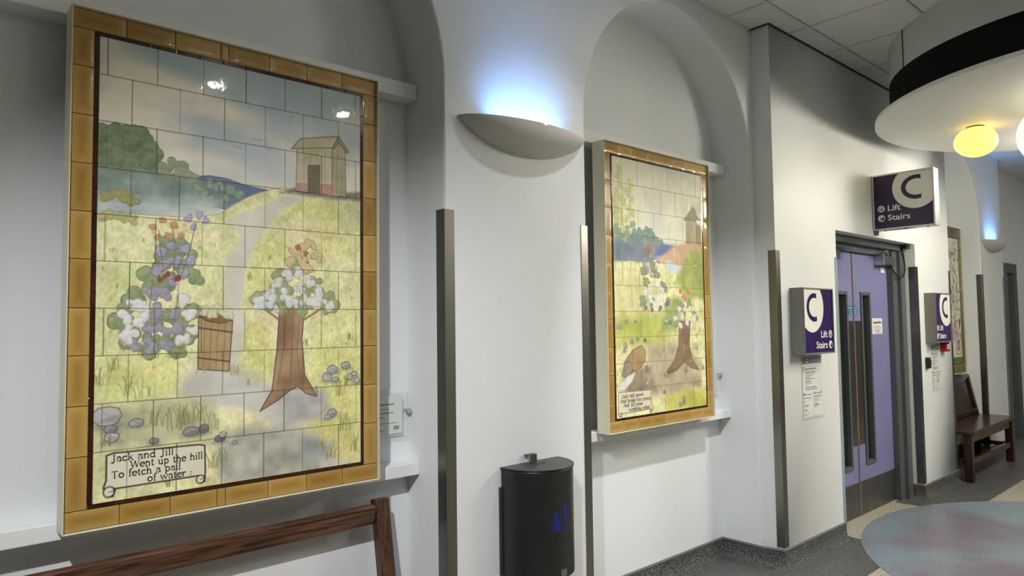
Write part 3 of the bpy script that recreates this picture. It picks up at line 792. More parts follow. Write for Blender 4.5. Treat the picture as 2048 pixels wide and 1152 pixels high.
class Canvas:
    def __init__(s, W, H, res, seed=3):
        s.res = res; s.nx = int(W/res)+1; s.nz = int(H/res)+1; s.W, s.H = W, H
        s.px = np.zeros((s.nz, s.nx, 3)); s.seed = seed
        s.N = [fbm(s.nz, s.nx, 26, seed+k) for k in range(3)]; s.n = 0
        g = fbm(s.nz, s.nx, 3, seed+9, 2); k = max(2, int(9/res)); s.G = np.mean([np.roll(g, j, 0) for j in range(k)], 0)*1.8+fbm(s.nz, s.nx, 12, seed+8, 3)
        s.rand = random.Random(seed)
    def noise(s): s.n += 1; return s.N[s.n % 3]
    def put(s, z0, z1, x0, x1, mask, col, var=0, hue=0):
        c = np.asarray(col, float)[None, None]
        if hue: c = c+s.noise()[z0:z1, x0:x1, None]*np.array([-40, -14, -40])*hue+s.G[z0:z1, x0:x1, None]*np.array([26, 24, 20])*hue
        if var: c = c+(s.noise()[z0:z1, x0:x1, None]*var*2.2)*np.array([1, 1, .9])
        a = mask[..., None]; s.px[z0:z1, x0:x1] = s.px[z0:z1, x0:x1]*(1-a)+c*a
    def bbox(s, pts, pad):
        P = np.asarray(pts, float)/s.res; p = pad/s.res+2
        return max(0, int(P[:, 1].min()-p)), min(s.nz, int(P[:, 1].max()+p)+1), max(0, int(P[:, 0].min()-p)), min(s.nx, int(P[:, 0].max()+p)+1)
    def segdist(s, pts, box):
        z0, z1, x0, x1 = box; X, Z = np.meshgrid(np.arange(x0, x1)*s.res, np.arange(z0, z1)*s.res)
        d = np.full(X.shape, 1e9)
        for (ax, az), (bx, bz) in zip(pts, pts[1:]):
            vx, vz = bx-ax, bz-az; L = vx*vx+vz*vz+1e-9
            t = np.clip(((X-ax)*vx+(Z-az)*vz)/L, 0, 1); d = np.minimum(d, np.hypot(X-ax-t*vx, Z-az-t*vz))
        return d
    def inside(s, pts, box):
        z0, z1, x0, x1 = box; X, Z = np.meshgrid(np.arange(x0, x1)*s.res, np.arange(z0, z1)*s.res); m = np.zeros(X.shape, bool)
        for (ax, az), (bx, bz) in zip(pts, pts[1:]+pts[:1]):
            if az == bz: continue
            c = ((az > Z) != (bz > Z)) & (X < (bx-ax)*(Z-az)/(bz-az)+ax); m ^= c
        return m
    def poly(s, pts, col, soft=0, var=0, a=1, line=None, hue=0):
        pts = [tuple(p) for p in pts]; sf = max(soft*1.7, s.res*.6)
        box = s.bbox(pts, sf*1.5+6)
        if box[0] >= box[1] or box[2] >= box[3]: return
        d = s.segdist(pts+pts[:1], box); ins = s.inside(pts, box); sd = np.where(ins, d, -d)
        if soft: sd = sd+s.noise()[box[0]:box[1], box[2]:box[3]]*sf*2.4
        s.put(*box, np.clip(sd/(2*sf)+.5, 0, 1)*a, col, var, hue)
        if line: s.stroke(pts+pts[:1], line[:3], line[3]*1.25)
    def stroke(s, pts, col, wd, a=.9):
        box = s.bbox(pts, wd+3)
        if box[0] >= box[1] or box[2] >= box[3]: return
        d = s.segdist([tuple(p) for p in pts], box)
        s.put(*box, np.clip((wd/2-d)/s.res+.5, 0, 1)*a, col)
    def disc(s, c, rx, rz, col, soft=1.0, var=0, a=1):
        box = s.bbox([(c[0]-rx, c[1]-rz), (c[0]+rx, c[1]+rz)], 4)
        if box[0] >= box[1] or box[2] >= box[3]: return
        X, Z = np.meshgrid(np.arange(box[2], box[3])*s.res, np.arange(box[0], box[1])*s.res)
        d = (1-np.hypot((X-c[0])/rx, (Z-c[1])/rz))*min(rx, rz)+s.noise()[box[0]:box[1], box[2]:box[3]]*min(rx, rz)*.35
        s.put(*box, np.clip(d/(s.res*2*soft)+.5, 0, 1)*a, col, var)
    def bush(s, cs, r, col, line=None, var=15):
        R = s.rand
        dots = []
        for c in cs:
            for k in range(7): dots.append((c[0]+R.uniform(-.8, .8)*r, c[1]+R.uniform(-.8, .8)*r, r*R.uniform(.32, .62)))
        if line:
            for x, z, q in dots: s.disc((x, z), q+1.8, q+1.8, line[:3], .7)
        for x, z, q in dots: s.disc((x, z), q, q, col, .8, var)
        for x, z, q in dots:
            h = tuple(min(255, v+14) for v in col); l = tuple(v-16 for v in col)
            s.disc((x-q*.2, z+q*.3), q*.6, q*.5, h, 3, var, .6); s.disc((x+q*.3, z-q*.4), q*.5, q*.35, l, 3, var, .45)
            if line:
                for k in range(2):
                    t = R.uniform(0, 6.3); p = [(x+math.cos(t+u)*q*.6, z+math.sin(t+u)*q*.6) for u in (0, .4, .8)]
                    s.stroke(p, line[:3], 1.6, .4)
    def stone(s, c, rx, rz, g):
        R = s.rand; n = 9
        P = [(c[0]+math.cos(t)*rx*R.uniform(.85, 1.05), c[1]+math.sin(t)*rz*R.uniform(.85, 1.05)) for t in (2*math.pi*k/n for k in range(n))]
        s.disc((c[0]+rx*.1, c[1]-rz*.9), rx*1.1, rz*.4, (108, 112, 104), 3, 10, .6)
        s.poly(P, (g, g, g-4), var=12); s.poly([(c[0]-rx*.7, c[1]-rz*.6), (c[0]+rx*.8, c[1]-rz*.6), (c[0]+rx*.85, c[1]+rz*.1), (c[0], c[1]-rz*.1)], (g-42, g-42, g-38), soft=2, a=.7)
        s.stroke(P+P[:1], (64, 62, 60), 2.4); s.stroke([(c[0]-rx*.3, c[1]+rz*.5), (c[0]+rx*.1, c[1]), (c[0]+rx*.6, c[1]+rz*.1)], (90, 88, 86), 1.4, .6)
    def tuft(s, c, n, h, col):
        R = s.rand
        for k in range(n):
            x = c[0]+R.uniform(-.35, .35)*h; b = R.uniform(-.3, .3)*h; hh = h*R.uniform(.5, 1)
            v = R.uniform(-26, 22); cc = tuple(q+v for q in col)
            s.stroke([(x, c[1]+R.uniform(-4, 6)), (x+b*.3, c[1]+hh*.6), (x+b, c[1]+hh)], cc, R.uniform(1.4, 3.0), .65)
    def run(s, ops, dz=0):
        for o in ops:
            k, p, rest, kw = o[0], o[1], o[2:-1] if isinstance(o[-1], dict) else o[2:], o[-1] if isinstance(o[-1], dict) else {}
            if k == 'p': s.poly(p, *rest, **kw)
            elif k == 'b': s.bush(p, *rest, **kw)
            elif k == 'l': s.stroke(p, *rest)
            elif k == 's': s.stone(p, *rest)
            elif k == 't': s.tuft(p, *rest)
            elif k == 'c': s.disc(p, rest[0], rest[0], (40, 34, 30), .7); s.disc(p, rest[0]-3.5, rest[0]-3.5, rest[1], .7); s.stroke([p, (p[0]+rest[0]*.7, p[1]), (p[0]+rest[0]*.7, p[1]+rest[0]*.6)], (60, 50, 44), 2.2)
    def joints(s, rows, odd, even, pitch, col=(58, 54, 44)):
        R = s.rand; zs = [s.H]+rows+[0]
        for z in rows: s.stroke([(0, z), (s.W, z)], col, 2.2, .8)
        for k in range(len(zs)-1):
            x = (odd if k % 2 == 0 else even)
            while x < s.W:
                s.stroke([(x, zs[k+1]), (x, zs[k])], col, R.choice((1.6, 2.2, 2.6)), R.choice((.55, .8, .9))); x += pitch
    def mesh(s, name, x0, y, z0, m, parent, gain=1.0, tiles=None):
        nz, nx = s.nz, s.nx; me = bpy.data.meshes.new(name)
        X, Z = np.meshgrid(np.linspace(0, s.W, nx), np.linspace(0, s.H, nz))
        Y = np.full(X.shape, y)
        if tiles:      # each tile sits very slightly out of true, as hand-set glazed tiles do
            rows, odd, even, pitch = tiles; zs = [s.H]+rows+[0]; R = random.Random(5)
            for k in range(len(zs)-1):
                off = odd if k % 2 == 0 else even
                zm = (Z <= zs[k]) & (Z >= zs[k+1])
                for j in range(-1, 8):
                    a, b = off+(j-1)*pitch, off+j*pitch; q = zm & (X >= a) & (X < b)
                    if q.any(): Y[q] += ((X[q]-(a+b)/2)*R.uniform(-.006, .006)+(Z[q]-(zs[k]+zs[k+1])/2)*R.uniform(-.006, .006))*.001
        co = np.stack([x0+X*.001, Y, z0+Z*.001], -1).reshape(-1, 3).astype(np.float32)
        i = np.arange(nz*nx).reshape(nz, nx); f = np.stack([i[:-1, :-1], i[:-1, 1:], i[1:, 1:], i[1:, :-1]], -1).reshape(-1, 4)
        me.vertices.add(len(co)); me.vertices.foreach_set('co', co.ravel())
        me.loops.add(f.size); me.loops.foreach_set('vertex_index', f.ravel().astype(np.int32))
        me.polygons.add(len(f)); me.polygons.foreach_set('loop_start', np.arange(0, f.size, 4, dtype=np.int32)); me.polygons.foreach_set('loop_total', np.full(len(f), 4, dtype=np.int32))
        me.update(); me.validate()
        ca = me.color_attributes.new('glaze', 'FLOAT_COLOR', 'POINT')
        lin = np.clip(s2l(np.clip(s.px*.96+10, 0, 255))*gain, 0, .9); rgba = np.concatenate([lin, np.ones(lin.shape[:2]+(1,))], -1)
        ca.data.foreach_set('color', rgba.reshape(-1).astype(np.float32))
        me.materials.append(m); me.polygons.foreach_set('use_smooth', np.ones(len(f), dtype=bool))
        o = bpy.data.objects.new(name, me); C.objects.link(o); attach(o, parent); return o

def sky_a(cv):
    Z = (np.arange(cv.nz)*cv.res/cv.H)[:, None]; X = (np.arange(cv.nx)*cv.res/cv.W)[None]
    n1 = fbm(cv.nz, cv.nx, 150, 21, 5); n2 = fbm(cv.nz, cv.nx, 90, 22, 5)
    nst = fbm(cv.nz, cv.nx, 110, 25, 4); 
    stretch = nst[:, np.minimum((np.arange(cv.nx)*.35).astype(int), cv.nx-1)]
    cv.px[:] = np.array((221, 214, 192))
    def mixin(m, c): m = np.clip(m, 0, 1)[..., None]; cv.px[:] = cv.px*(1-m)+np.array(c)*m
    mixin((Z-.955+.05*np.sin(X*5-1.0)*1+.05*X+stretch*.22)*22, (166, 182, 184))
    mixin((stretch*1.6+n1*.8+.02-np.abs(Z-.86)*1.6)*3.2, (172, 181, 182))
    mixin((stretch*1.6+n2*.8-.05-np.abs(Z-.76)*2.0+X*.1)*2.6, (182, 188, 190))
    mixin((.5-np.abs(Z-.70)*8+stretch*1.2)*.8, (206, 203, 190))
    mixin((n2*2-.1)*.5, (230, 224, 200)); mixin((.62-np.abs(Z-.645)*14+n1)*.8, (238, 226, 198))
    cv.px += (fbm(cv.nz, cv.nx, 20, 9)*10)[..., None]
def sky_b(cv):
    Z = (np.arange(cv.nz)*cv.res/cv.H)[:, None]; X = (np.arange(cv.nx)*cv.res/cv.W)[None]
    n1 = fbm(cv.nz, cv.nx, 110, 31, 5); n2 = fbm(cv.nz, cv.nx, 70, 32, 5)
    cv.px[:] = np.array((232, 228, 200))
    def mixin(m, c): m = np.clip(m, 0, 1)[..., None]; cv.px[:] = cv.px*(1-m)+np.array(c)*m
    mixin((n1*3+.2+(Z-.95)*3-X*.2)*.9, (196, 200, 200)); mixin((n2*3-.1+(Z-.7))*.7, (200, 196, 196)); mixin((n1*-3-.2)*.6, (242, 238, 200))
    cv.px += (fbm(cv.nz, cv.nx, 20, 9)*10)[..., None]

# serif letters as pen strokes: list of (points, weight)
def arc(cx, cy, rx, ry, a0, a1, n=10):
    return [(cx+rx*math.cos(math.radians(a0+(a1-a0)*i/n)), cy+ry*math.sin(math.radians(a0+(a1-a0)*i/n))) for i in range(n+1)]
T, t_ = 1.0, .55
def ser(x, y, w=.9): return ([(x-w, y), (x+w, y)], t_)
GL = {
 'a': (5.0, [(arc(2.2, 3.6, 1.6, 1.3, 160, 0, 8)+[(3.8, .5), (4.6, .1)], T), (arc(2.1, 1.4, 1.6, 1.35, 80, 380, 12), t_)]),
 'b': (5.4, [([(1.2, 8), (1.2, .2)], T), ser(.8, 7.9, .6), (arc(2.6, 2.5, 2.0, 2.4, 140, -140, 14), T)]),
 'c': (4.8, [(arc(2.7, 2.5, 2.1, 2.4, 50, 310, 14), T)]),
 'd': (5.6, [([(4.3, 8), (4.3, .1), (5.0, .1)], T), ser(3.9, 7.9, .6), (arc(2.6, 2.5, 2.0, 2.4, 40, 320, 14), T)]),
 'e': (5.0, [(arc(2.6, 2.5, 2.1, 2.4, 0, 310, 16), T), ([(.7, 2.6), (4.6, 3.0)], t_)]),
 'f': (3.4, [([(1.6, .1), (1.6, 6.4)]+arc(2.8, 6.6, 1.2, 1.3, 180, 50, 6), T), ([(.4, 4.9), (3.0, 4.9)], t_), ser(1.6, .1)]),
 'g': (5.2, [(arc(2.4, 3.2, 1.7, 1.7, 0, 360, 14), t_), (arc(2.4, -.9, 1.9, 1.3, 0, 360, 14), t_), ([(1.6, 1.6), (1.3, .8), (3.4, .3)], T), ([(3.7, 4.4), (4.9, 4.9)], t_)]),
 'h': (5.8, [([(1.2, 8), (1.2, .1)], T), ser(.8, 7.9, .6), ser(1.2, .1), (arc(2.8, 3.2, 1.6, 1.7, 160, 0, 8)+[(4.4, .1)], T), ser(4.4, .1)]),
 'i': (2.8, [([(1.4, 5), (1.4, .1)], T), ser(1.0, 4.9, .6), ser(1.4, .1), ([(1.4, 6.6), (1.4, 7.4)], T)]),
 'k': (5.4, [([(1.2, 8), (1.2, .1)], T), ser(.8, 7.9, .6), ser(1.2, .1), ([(4.4, 4.9), (1.3, 2.3)], t_), ([(2.3, 3.1), (4.6, .1)], T), ser(4.6, .1, .8)]),
 'l': (2.8, [([(1.4, 8), (1.4, .1)], T), ser(1.0, 7.9, .6), ser(1.4, .1)]),
 'm': (8.6, [([(1.2, 5), (1.2, .1)], T), ser(1.2, .1), (arc(2.7, 3.2, 1.5, 1.7, 160, 0, 8)+[(4.2, .1)], T), ser(4.2, .1), (arc(5.7, 3.2, 1.5, 1.7, 160, 0, 8)+[(7.2, .1)], T), ser(7.2, .1)]),
 'n': (5.8, [([(1.2, 5), (1.2, .1)], T), ser(.8, 4.9, .6), ser(1.2, .1), (arc(2.8, 3.2, 1.6, 1.7, 160, 0, 8)+[(4.4, .1)], T), ser(4.4, .1)]),
 'o': (5.4, [(arc(2.7, 2.5, 2.1, 2.4, 0, 360, 18), T)]),
 'p': (5.6, [([(1.2, 5), (1.2, -2.6)], T), ser(.8, 4.9, .6), ser(1.2, -2.6), (arc(2.7, 2.5, 2.0, 2.4, 140, -140, 14), T)]),
 'r': (4.0, [([(1.2, 5), (1.2, .1)], T), ser(.8, 4.9, .6), ser(1.2, .1), (arc(2.8, 3.4, 1.5, 1.4, 165, 60, 6), T)]),
 's': (4.2, [(arc(2.1, 3.7, 1.4, 1.2, 40, 250, 9)+arc(2.1, 1.3, 1.5, 1.25, 70, -140, 9), T)]),
 't': (3.6, [([(1.5, 6.6), (1.5, 1.2)]+arc(2.5, 1.1, 1.0, 1.0, 180, 300, 6), T), ([(.4, 4.9), (3.0, 4.9)], t_)]),
 'u': (5.8, [([(1.2, 5), (1.2, 1.8)]+arc(2.7, 1.7, 1.5, 1.6, 180, 330, 8), T), ([(4.3, 5), (4.3, .1), (5.0, .1)], T), ser(.8, 4.9, .6), ser(3.9, 4.9, .6)]),
 'v': (5.2, [([(.6, 5), (2.5, .1)], T), ([(2.5, .1), (4.4, 5)], t_)]),
 'w': (7.6, [([(.5, 5), (2.2, .1)], T), ([(2.2, .1), (3.7, 4.8)], t_), ([(3.7, 4.8), (5.3, .1)], T), ([(5.3, .1), (7.0, 5)], t_), ser(.6, 4.95, .7), ser(6.9, 4.95, .7)]),
 'J': (4.8, [([(3.0, 7.5), (3.0, 1.0)]+arc(1.8, .4, 1.2, 1.5, 10, -150, 8), T), ser(3.0, 7.5)]),
 'W': (9.4, [([(.6, 7.5), (2.7, 0)], T), ([(2.7, 0), (4.7, 7.3)], t_), ([(4.7, 7.3), (6.6, 0)], T), ([(6.6, 0), (8.7, 7.5)], t_), ser(.7, 7.5, .8), ser(8.6, 7.5, .7)]),
 'T': (6.6, [([(3.2, 7.5), (3.2, .1)], T), ([(.4, 6.6), (.5, 7.5), (5.9, 7.5), (6.0, 6.6)], t_), ser(3.2, .1)]),
 'A': (7.0, [([(.7, .1), (3.3, 7.6)], t_), ([(3.3, 7.6), (6.2, .1)], T), ([(1.6, 2.6), (5.0, 2.6)], t_), ser(.8, .1), ser(6.2, .1)]),
 ':': (2.4, [([(1.2, 3.6), (1.2, 4.4)], T), ([(1.2, .4), (1.2, 1.2)], T)]),
 '.': (2.2, [([(1.0, 0), (1.0, .8)], T)]), ',': (2.2, [([(1.2, .7), (.7, -1.2)], T)]), ' ': (3.6, []),
}
def serif_text(lines, x0, y, z0, name, parent):
    # lines: (text, start mm, end mm, baseline mm, letter scale mm per unit); letters are thin strokes of ink just proud of the glaze
    mb = MB()
    for txt, xs, xe, zb, k in lines:
        wsum = sum(GL[c][0] for c in txt); kx = (xe-xs)/wsum; x = xs
        for ch in txt:
            wd, st = GL[ch]
            for P, wt in st:
                Q = [(x0+(x+p[0]*kx)*.001, z0+(zb+p[1]*k)*.001) for p in P]; h = wt*k*.0005
                for i in range(len(Q)-1):
                    a, b = Vector(Q[i]), Vector(Q[i+1]); d = (b-a)
                    if d.length < 1e-7: continue
                    d.normalize(); n = Vector((-d.y, d.x))*h; e = d*h*.45
                    c = [a-e+n, b+e+n, b+e-n, a-e-n]; mb.quad(*[(q.x, y, q.y) for q in c])
            x += wd*kx
    return mb.build(name, INK, parent, fix=False)

def tile_border(x0, x1, z0, z1, w, y, name, parent, base, edge, seed, horiz, vert, special=()):
    # four courses of glazed tiles round the picture, every tile a bevelled slab; paler glaze at the tile edges
    R = random.Random(seed); V, F, K = [], [], []
    def tile(a, b, c, d, paler):
        g = .0012; a, b, c, d = a+g, b-g, c+g, d-g; n = 8; dv = R.uniform(-12, 12); k0 = len(V); ty, tz = R.uniform(-.004, .004), R.uniform(-.004, .004)
        for j in range(n+1):
            for i in range(n+1):
                u, v = i/n, j/n; ed = min(u*(b-a), (1-u)*(b-a), v*(d-c), (1-v)*(d-c))
                q = min(1, ed/.034); q = q*q*(3-2*q); rim = ed < 1e-6
                V.append((a+u*(b-a), y+(.0016 if rim else 0)+(u-.5)*ty*(b-a)+(v-.5)*tz*(d-c), c+v*(d-c)))
                bb, ee = (np.array(base), np.array(edge)) if not paler else (np.array(edge)-12, np.array(edge)+6)
                K.append(ee*(1-q)+bb*q+dv)
        for j in range(n):
            for i in range(n): F.append((k0+j*(n+1)+i, k0+j*(n+1)+i+1, k0+(j+1)*(n+1)+i+1, k0+(j+1)*(n+1)+i))
    hx = [x0]+[h for h in horiz]+[x1]; vz = [z0+w]+list(vert)+[z1-w] if False else [z0+w]+list(vert)
    k = 0
    for a, b in zip(hx, hx[1:]): tile(a, b, z1-w, z1, ('t', k) in special); tile(a, b, z0, z0+w, ('b', k) in special); k += 1
    vz = [z0+w]+list(vert)+[z1-w]; k = 0
    for a, b in zip(vz, vz[1:]): tile(x0, x0+w, a, b, ('l', k) in special); tile(x1-w, x1, a, b, ('r', k) in special); k += 1
    me = bpy.data.meshes.new(name); me.from_pydata(V, [], F); me.update()
    ca = me.color_attributes.new('glaze', 'FLOAT_COLOR', 'POINT'); lin = s2l(np.clip(np.array(K), 0, 255))
    ca.data.foreach_set('color', np.concatenate([lin, np.ones((len(lin), 1))], 1).astype(np.float32).ravel())
    me.materials.append(TILE); me.polygons.foreach_set('use_smooth', np.ones(len(F), dtype=bool))
    o = bpy.data.objects.new(name, me); C.objects.link(o); attach(o, parent); return o

def panel(label, x0, x1, z0, z1, w, bw, y, seed, horiz, vert, special=(), base=(150, 114, 52), edge=(172, 140, 74)):
    cx = (x0+x1)/2
    t = thing('tile_panel', label, 'tile picture', (cx, .17, z0), 'tile pictures in the niches')
    mb = MB(); r = .0035; yf, yb = y-.012, .183
    mb.box(x0-r, yf, z0-r, x0, yb, z1+r); mb.box(x1, yf, z0-r, x1+r, yb, z1+r)
    mb.box(x0, yf, z0-r, x1, yb, z0); mb.box(x0, yf, z1, x1, yb, z1+r)
    mb.build('frame', CREAM, t, bevel=.0015)
    MB().box(x0, y+.004, z0, x1, yb-.004, z1).build('backing_board', GROUT, t)
    tile_border(x0+.001, x1-.001, z0+.001, z1-.001, w, y, 'border_tiles', t, base, edge, seed, horiz, vert, special)
    mb = MB(); a0, a1, c0, c1 = x0+w+.001, x1-w-.001, z0+w+.001, z1-w-.001; g = .0014; yy = y-.0005
    n = 12
    for k in range(n):
        u0, u1 = a0+(a1-a0)*k/n, a0+(a1-a0)*(k+1)/n
        mb.box(u0+g, yy, c1-bw, u1-g, y+.004, c1); mb.box(u0+g, yy, c0, u1-g, y+.004, c0+bw)
    n = 18
    for k in range(n):
        v0, v1 = c0+bw+(c1-c0-2*bw)*k/n, c0+bw+(c1-c0-2*bw)*(k+1)/n
        mb.box(a0, yy, v0+g, a0+bw, y+.004, v1-g); mb.box(a1-bw, yy, v0+g, a1, y+.004, v1-g)
    mb.build('inner_border', BROWNT, t, bevel=.001)
    return t, a0+bw, a1-bw, c0+bw, c1-bw

YP = .11
GAIN = 1.0
# nearest panel
pt, ix0, ix1, iz0, iz1 = panel('large ochre bordered tile picture of a hillside in the nearest niche above the slatted bench', .412, 1.466, .944, 2.522, .060, .0135, YP, 3,
    [.560, .706, .852, .880, 1.026, 1.170, 1.314], [1.162, 1.312, 1.463, 1.606, 1.754, 1.899, 2.046, 2.195, 2.344], {('l', 1), ('b', 2), ('b', 3)})
W, H = (ix1-ix0)*1000, (iz1-iz0)*1000
cv = Canvas(W, H, 2.1, 3); sky_a(cv); cv.run(MURAL_A)
rowsA = [1310-1448*k/10 for k in range(0, 9)]; rowsA = [z+0 for z in rowsA if 5 < z < H-5]
cv.joints(rowsA, 22, 92, 143.5)
cv.mesh('painted_tiles', ix0, YP, iz0, PAINT, pt, GAIN, (rowsA, 22, 92, 143.5))
serif_text([('Jack and Jill', 47, 228, 118, 2.75), ('Went up the hill', 101, 318, 93, 2.75), ('To fetch a pail', 49, 250, 68, 2.75), ('of water :', 150, 284, 44, 2.75)], ix0, YP-.0012, iz0, 'verse_lettering', pt)
# second panel
pt, ix0, ix1, iz0, iz1 = panel('large ochre bordered tile picture of a meadow in the niche right of the bin', 2.854, 3.852, .958, 2.518, .059, .0125, YP, 8,
    [2.98, 3.11, 3.235, 3.36, 3.485, 3.61, 3.73], [1.115, 1.26, 1.41, 1.56, 1.71, 1.86, 2.01, 2.16, 2.31], {('l', 7), ('l', 8), ('l', 6)}, (158, 122, 58), (180, 148, 82))
W, H = (ix1-ix0)*1000, (iz1-iz0)*1000
cv = Canvas(W, H, 2.7, 13); sky_b(cv); cv.run(MURAL_B)
rowsB = [1276-141*k for k in range(0, 10)]; rowsB = [z for z in rowsB if 8 < z < H-5]
cv.joints(rowsB, 76, 148, 142, (96, 90, 70))
cv.mesh('painted_tiles', ix0, YP, iz0, PAINT, pt, GAIN, (rowsB, 76, 148, 142))
serif_text([('Jack fell down', 40, 232, 105, 2.45), ('And broke his crown,', 28, 302, 80, 2.45), ('And Jill came', 54, 222, 56, 2.45), ('tumbling after.', 100, 290, 31, 2.45)], ix0, YP-.0012, iz0, 'verse_lettering', pt)
# far panel, only a sliver of it shows past the projecting wall
pt, ix0, ix1, iz0, iz1 = panel('olive bordered flowery tile picture in the far niche above the dark bench, half hidden', 7.885, 8.885, .95, 2.52, .10, .014, YP, 9,
    [8.05, 8.22, 8.385, 8.55, 8.72], [1.2, 1.36, 1.52, 1.68, 1.84, 2.0, 2.16, 2.32], (), (104, 98, 44), (128, 122, 66))
W, H = (ix1-ix0)*1000, (iz1-iz0)*1000
cv = Canvas(W, H, 5, 23); cv.px[:] = np.array((226, 222, 204))
for k in range(420):
    x, z = cv.rand.uniform(0, W), cv.rand.uniform(220, H-120)
    if abs(z-760) > 330 or cv.rand.random() < .4:
        cv.disc((x, z), cv.rand.uniform(8, 26), cv.rand.uniform(8, 26), cv.rand.choice([(150, 100, 92), (176, 132, 120), (214, 196, 184), (104, 110, 60), (190, 168, 190), (120, 84, 90)]), 1.2, 14)
for k in range(14): cv.stroke([(cv.rand.uniform(0, W), 260), (cv.rand.uniform(0, W), 900), (cv.rand.uniform(0, W), H)], (104, 96, 60), 7, .7)
cv.poly([(0, 0), (W, 0), (W, 60), (0, 60)], (92, 104, 48), soft=3, var=14)
cv.poly([(W-190, 90), (W-30, 90), (W-30, 260), (W-110, 320), (W-190, 260)], (214, 208, 190), var=10, line=(70, 70, 60, 6))
cv.disc((W-110, 190), 50, 60, (110, 104, 96), 1.4, 20); cv.disc((W-110, 190), 26, 34, (200, 190, 170), 1.4, 10)
cv.poly([(W-60, 330), (W-10, 480), (W-80, 460)], (52, 58, 120), soft=2, var=10)
cv.joints([1290-144*k for k in range(0, 9)], 60, 132, 144, (120, 110, 90))
cv.mesh('painted_tiles', ix0, YP, iz0, PAINT, pt, GAIN)
# ------------------------------------------------------------------ wall sconces
def sconce(cx, label, hw=.385, dep=.145, zr=2.425, hh=.125, power=2.2):
    t = thing('wall_sconce', label, 'wall light', (cx, 0, zr), 'uplighters on the piers')
    mb = MB(); n, m = 48, 14; V = []
    for side in (0, 1):
        th = .012*side
        for i in range(n+1):
            s = -1+2*i/n; q = max(0.0, 1-s*s)
            d = max(.006, (dep-th)*q**.55); h = max(.010, (hh-th)*q**.75); xx = cx+(hw-th*1.5)*s
            notch = .010 if abs(i-n//2) == 0 else 0
            for j in range(m+1):
                a = math.pi/2*j/m
                V.append((xx, -d*math.cos(a) if j < m else -.0005, zr-notch*(j == 0)-h*math.sin(a)))
    N = (n+1)*(m+1); F = []
    for side in (0, 1):
        for i in range(n):
            for j in range(m):
                a = side*N+i*(m+1)+j; F.append((a, a+1, a+m+2, a+m+1))
    for i in range(n):
        a = i*(m+1); F.append((a, a+m+1, N+a+m+1, N+a))
        F.append((a+m, a+2*m+1, N+a+2*m+1, N+a+m))
    for i in (0, n):
        for j in range(m):
            a = i*(m+1)+j; F.append((a, a+1, N+a+1, N+a))
    mb.add(V, F); o = mb.build('shell', PLASTER, t); weld(o)
    tb = MB().cyl((cx-.17, -.06, zr-.045), (1, 0, 0), .013, .34, 16)
    tb.build('lamp_tube', mat('cool_lamp_tube', (.75, .86, 1.0), .4, emit=3.0), t, smooth=False)
    lamp('uplight', 'AREA', (cx, -.058, zr-.022), power, (.16, .42, 1.0), t, aim=(cx, -.058, zr+1.0), shape='RECTANGLE', size=.44, size_y=.03, spread=math.radians(115))
    return t
sconce(2.175, 'boat shaped plaster uplighter on the pier between the two large tile panels')
sconce(9.60, 'small looking boat shaped uplighter on the far pier above the dark bench', power=2.2)

# ------------------------------------------------------------------ round canopy with globe lamps
DC, DR, DZ0 = (5.78, -1.68), 1.40, 2.905; UC = (5.82, -1.62)
t = thing('round_ceiling_canopy', 'round white ceiling drum with black band and wide flat disc over the blue floor circle', 'ceiling canopy', (DC[0], DC[1], CEIL))
MB().lathe((DC[0], DC[1], 0), [(0, DZ0), (DR-.012, DZ0), (DR, DZ0+.006), (DR, DZ0+.03), (DR-.006, DZ0+.034), (0, DZ0+.034)], 160).build('disc', DISCW, t)
smooth_angle(bpy.data.objects['disc'], 40)
o = MB().lathe((UC[0], UC[1], 0), [(1.257, DZ0+.034), (1.257, DZ0+.30)], 160).build('black_band', BANDB, t, smooth=True)
mb = MB().lathe((UC[0], UC[1], 0), [(1.255, DZ0+.30), (1.255, CEIL-.001)], 160)
dr = mb.build('drum', DRUMW, t, smooth=True)
for a in (131, 215, 300, 40):
    sm = MB(); c, s_ = math.cos(math.radians(a)), math.sin(math.radians(a)); px, py = UC[0]+1.258*c, UC[1]+1.258*s_
    sm.bar((px, py, DZ0+.036), (px, py, CEIL-.002), .006, .004, (c, s_, 0))
    sm.build('seam', GAP, dr)

def globe(x, y, r, label, col, emit, squash=.80):
    zt = DZ0-.004; zc = zt-r*squash*.95
    t = thing('globe_lamp', label, 'globe lamp', (x, y, DZ0), 'glass globe lamps under the canopy')
    MB().cyl((x, y, DZ0-.010), (0, 0, 1), r*.42, .0095, 40).build('mount', mat('mount_grey', (.08, .08, .08), .5), t)
    prof = [(max(.0005, r*math.cos(a)), r*squash*math.sin(a)) for a in (math.radians(-90+180*k/28) for k in range(29))]
    prof = [(q, z) for q, z in prof if z < r*squash*.95]
    g = MB().lathe((x, y, zc), prof, 56).build('shade', globe_mat(col, emit), t, smooth=True)
    return t
def globe_mat(col, emit):
    m = bpy.data.materials.new('opal_glass'); m.use_nodes = True; b = m.node_tree.nodes['Principled BSDF']
    b.inputs['Base Color'].default_value = col+(1,); b.inputs['Roughness'].default_value = .15
    b.inputs['Emission Color'].default_value = col+(1,); b.inputs['Emission Strength'].default_value = emit
    return m
globe(5.79, -.86, .136, 'small yellow glowing globe lamp under the canopy rim', (1.0, .80, .22), 1.0)
globe(5.43, -1.47, .29, 'large cream glowing globe lamp under the canopy, cut by the right edge of the photo', (1.0, .92, .66), 1.02)
for x, y, r in ((5.0, -2.15, .2), (5.3, -2.6, .29), (6.75, -1.55, .25)):  # unseen globes, added to throw warm light on the block wall
    globe(x, y, r, 'added unseen cream globe lamp further under the canopy, warming the wall', (1.0, .93, .79), 32.0)

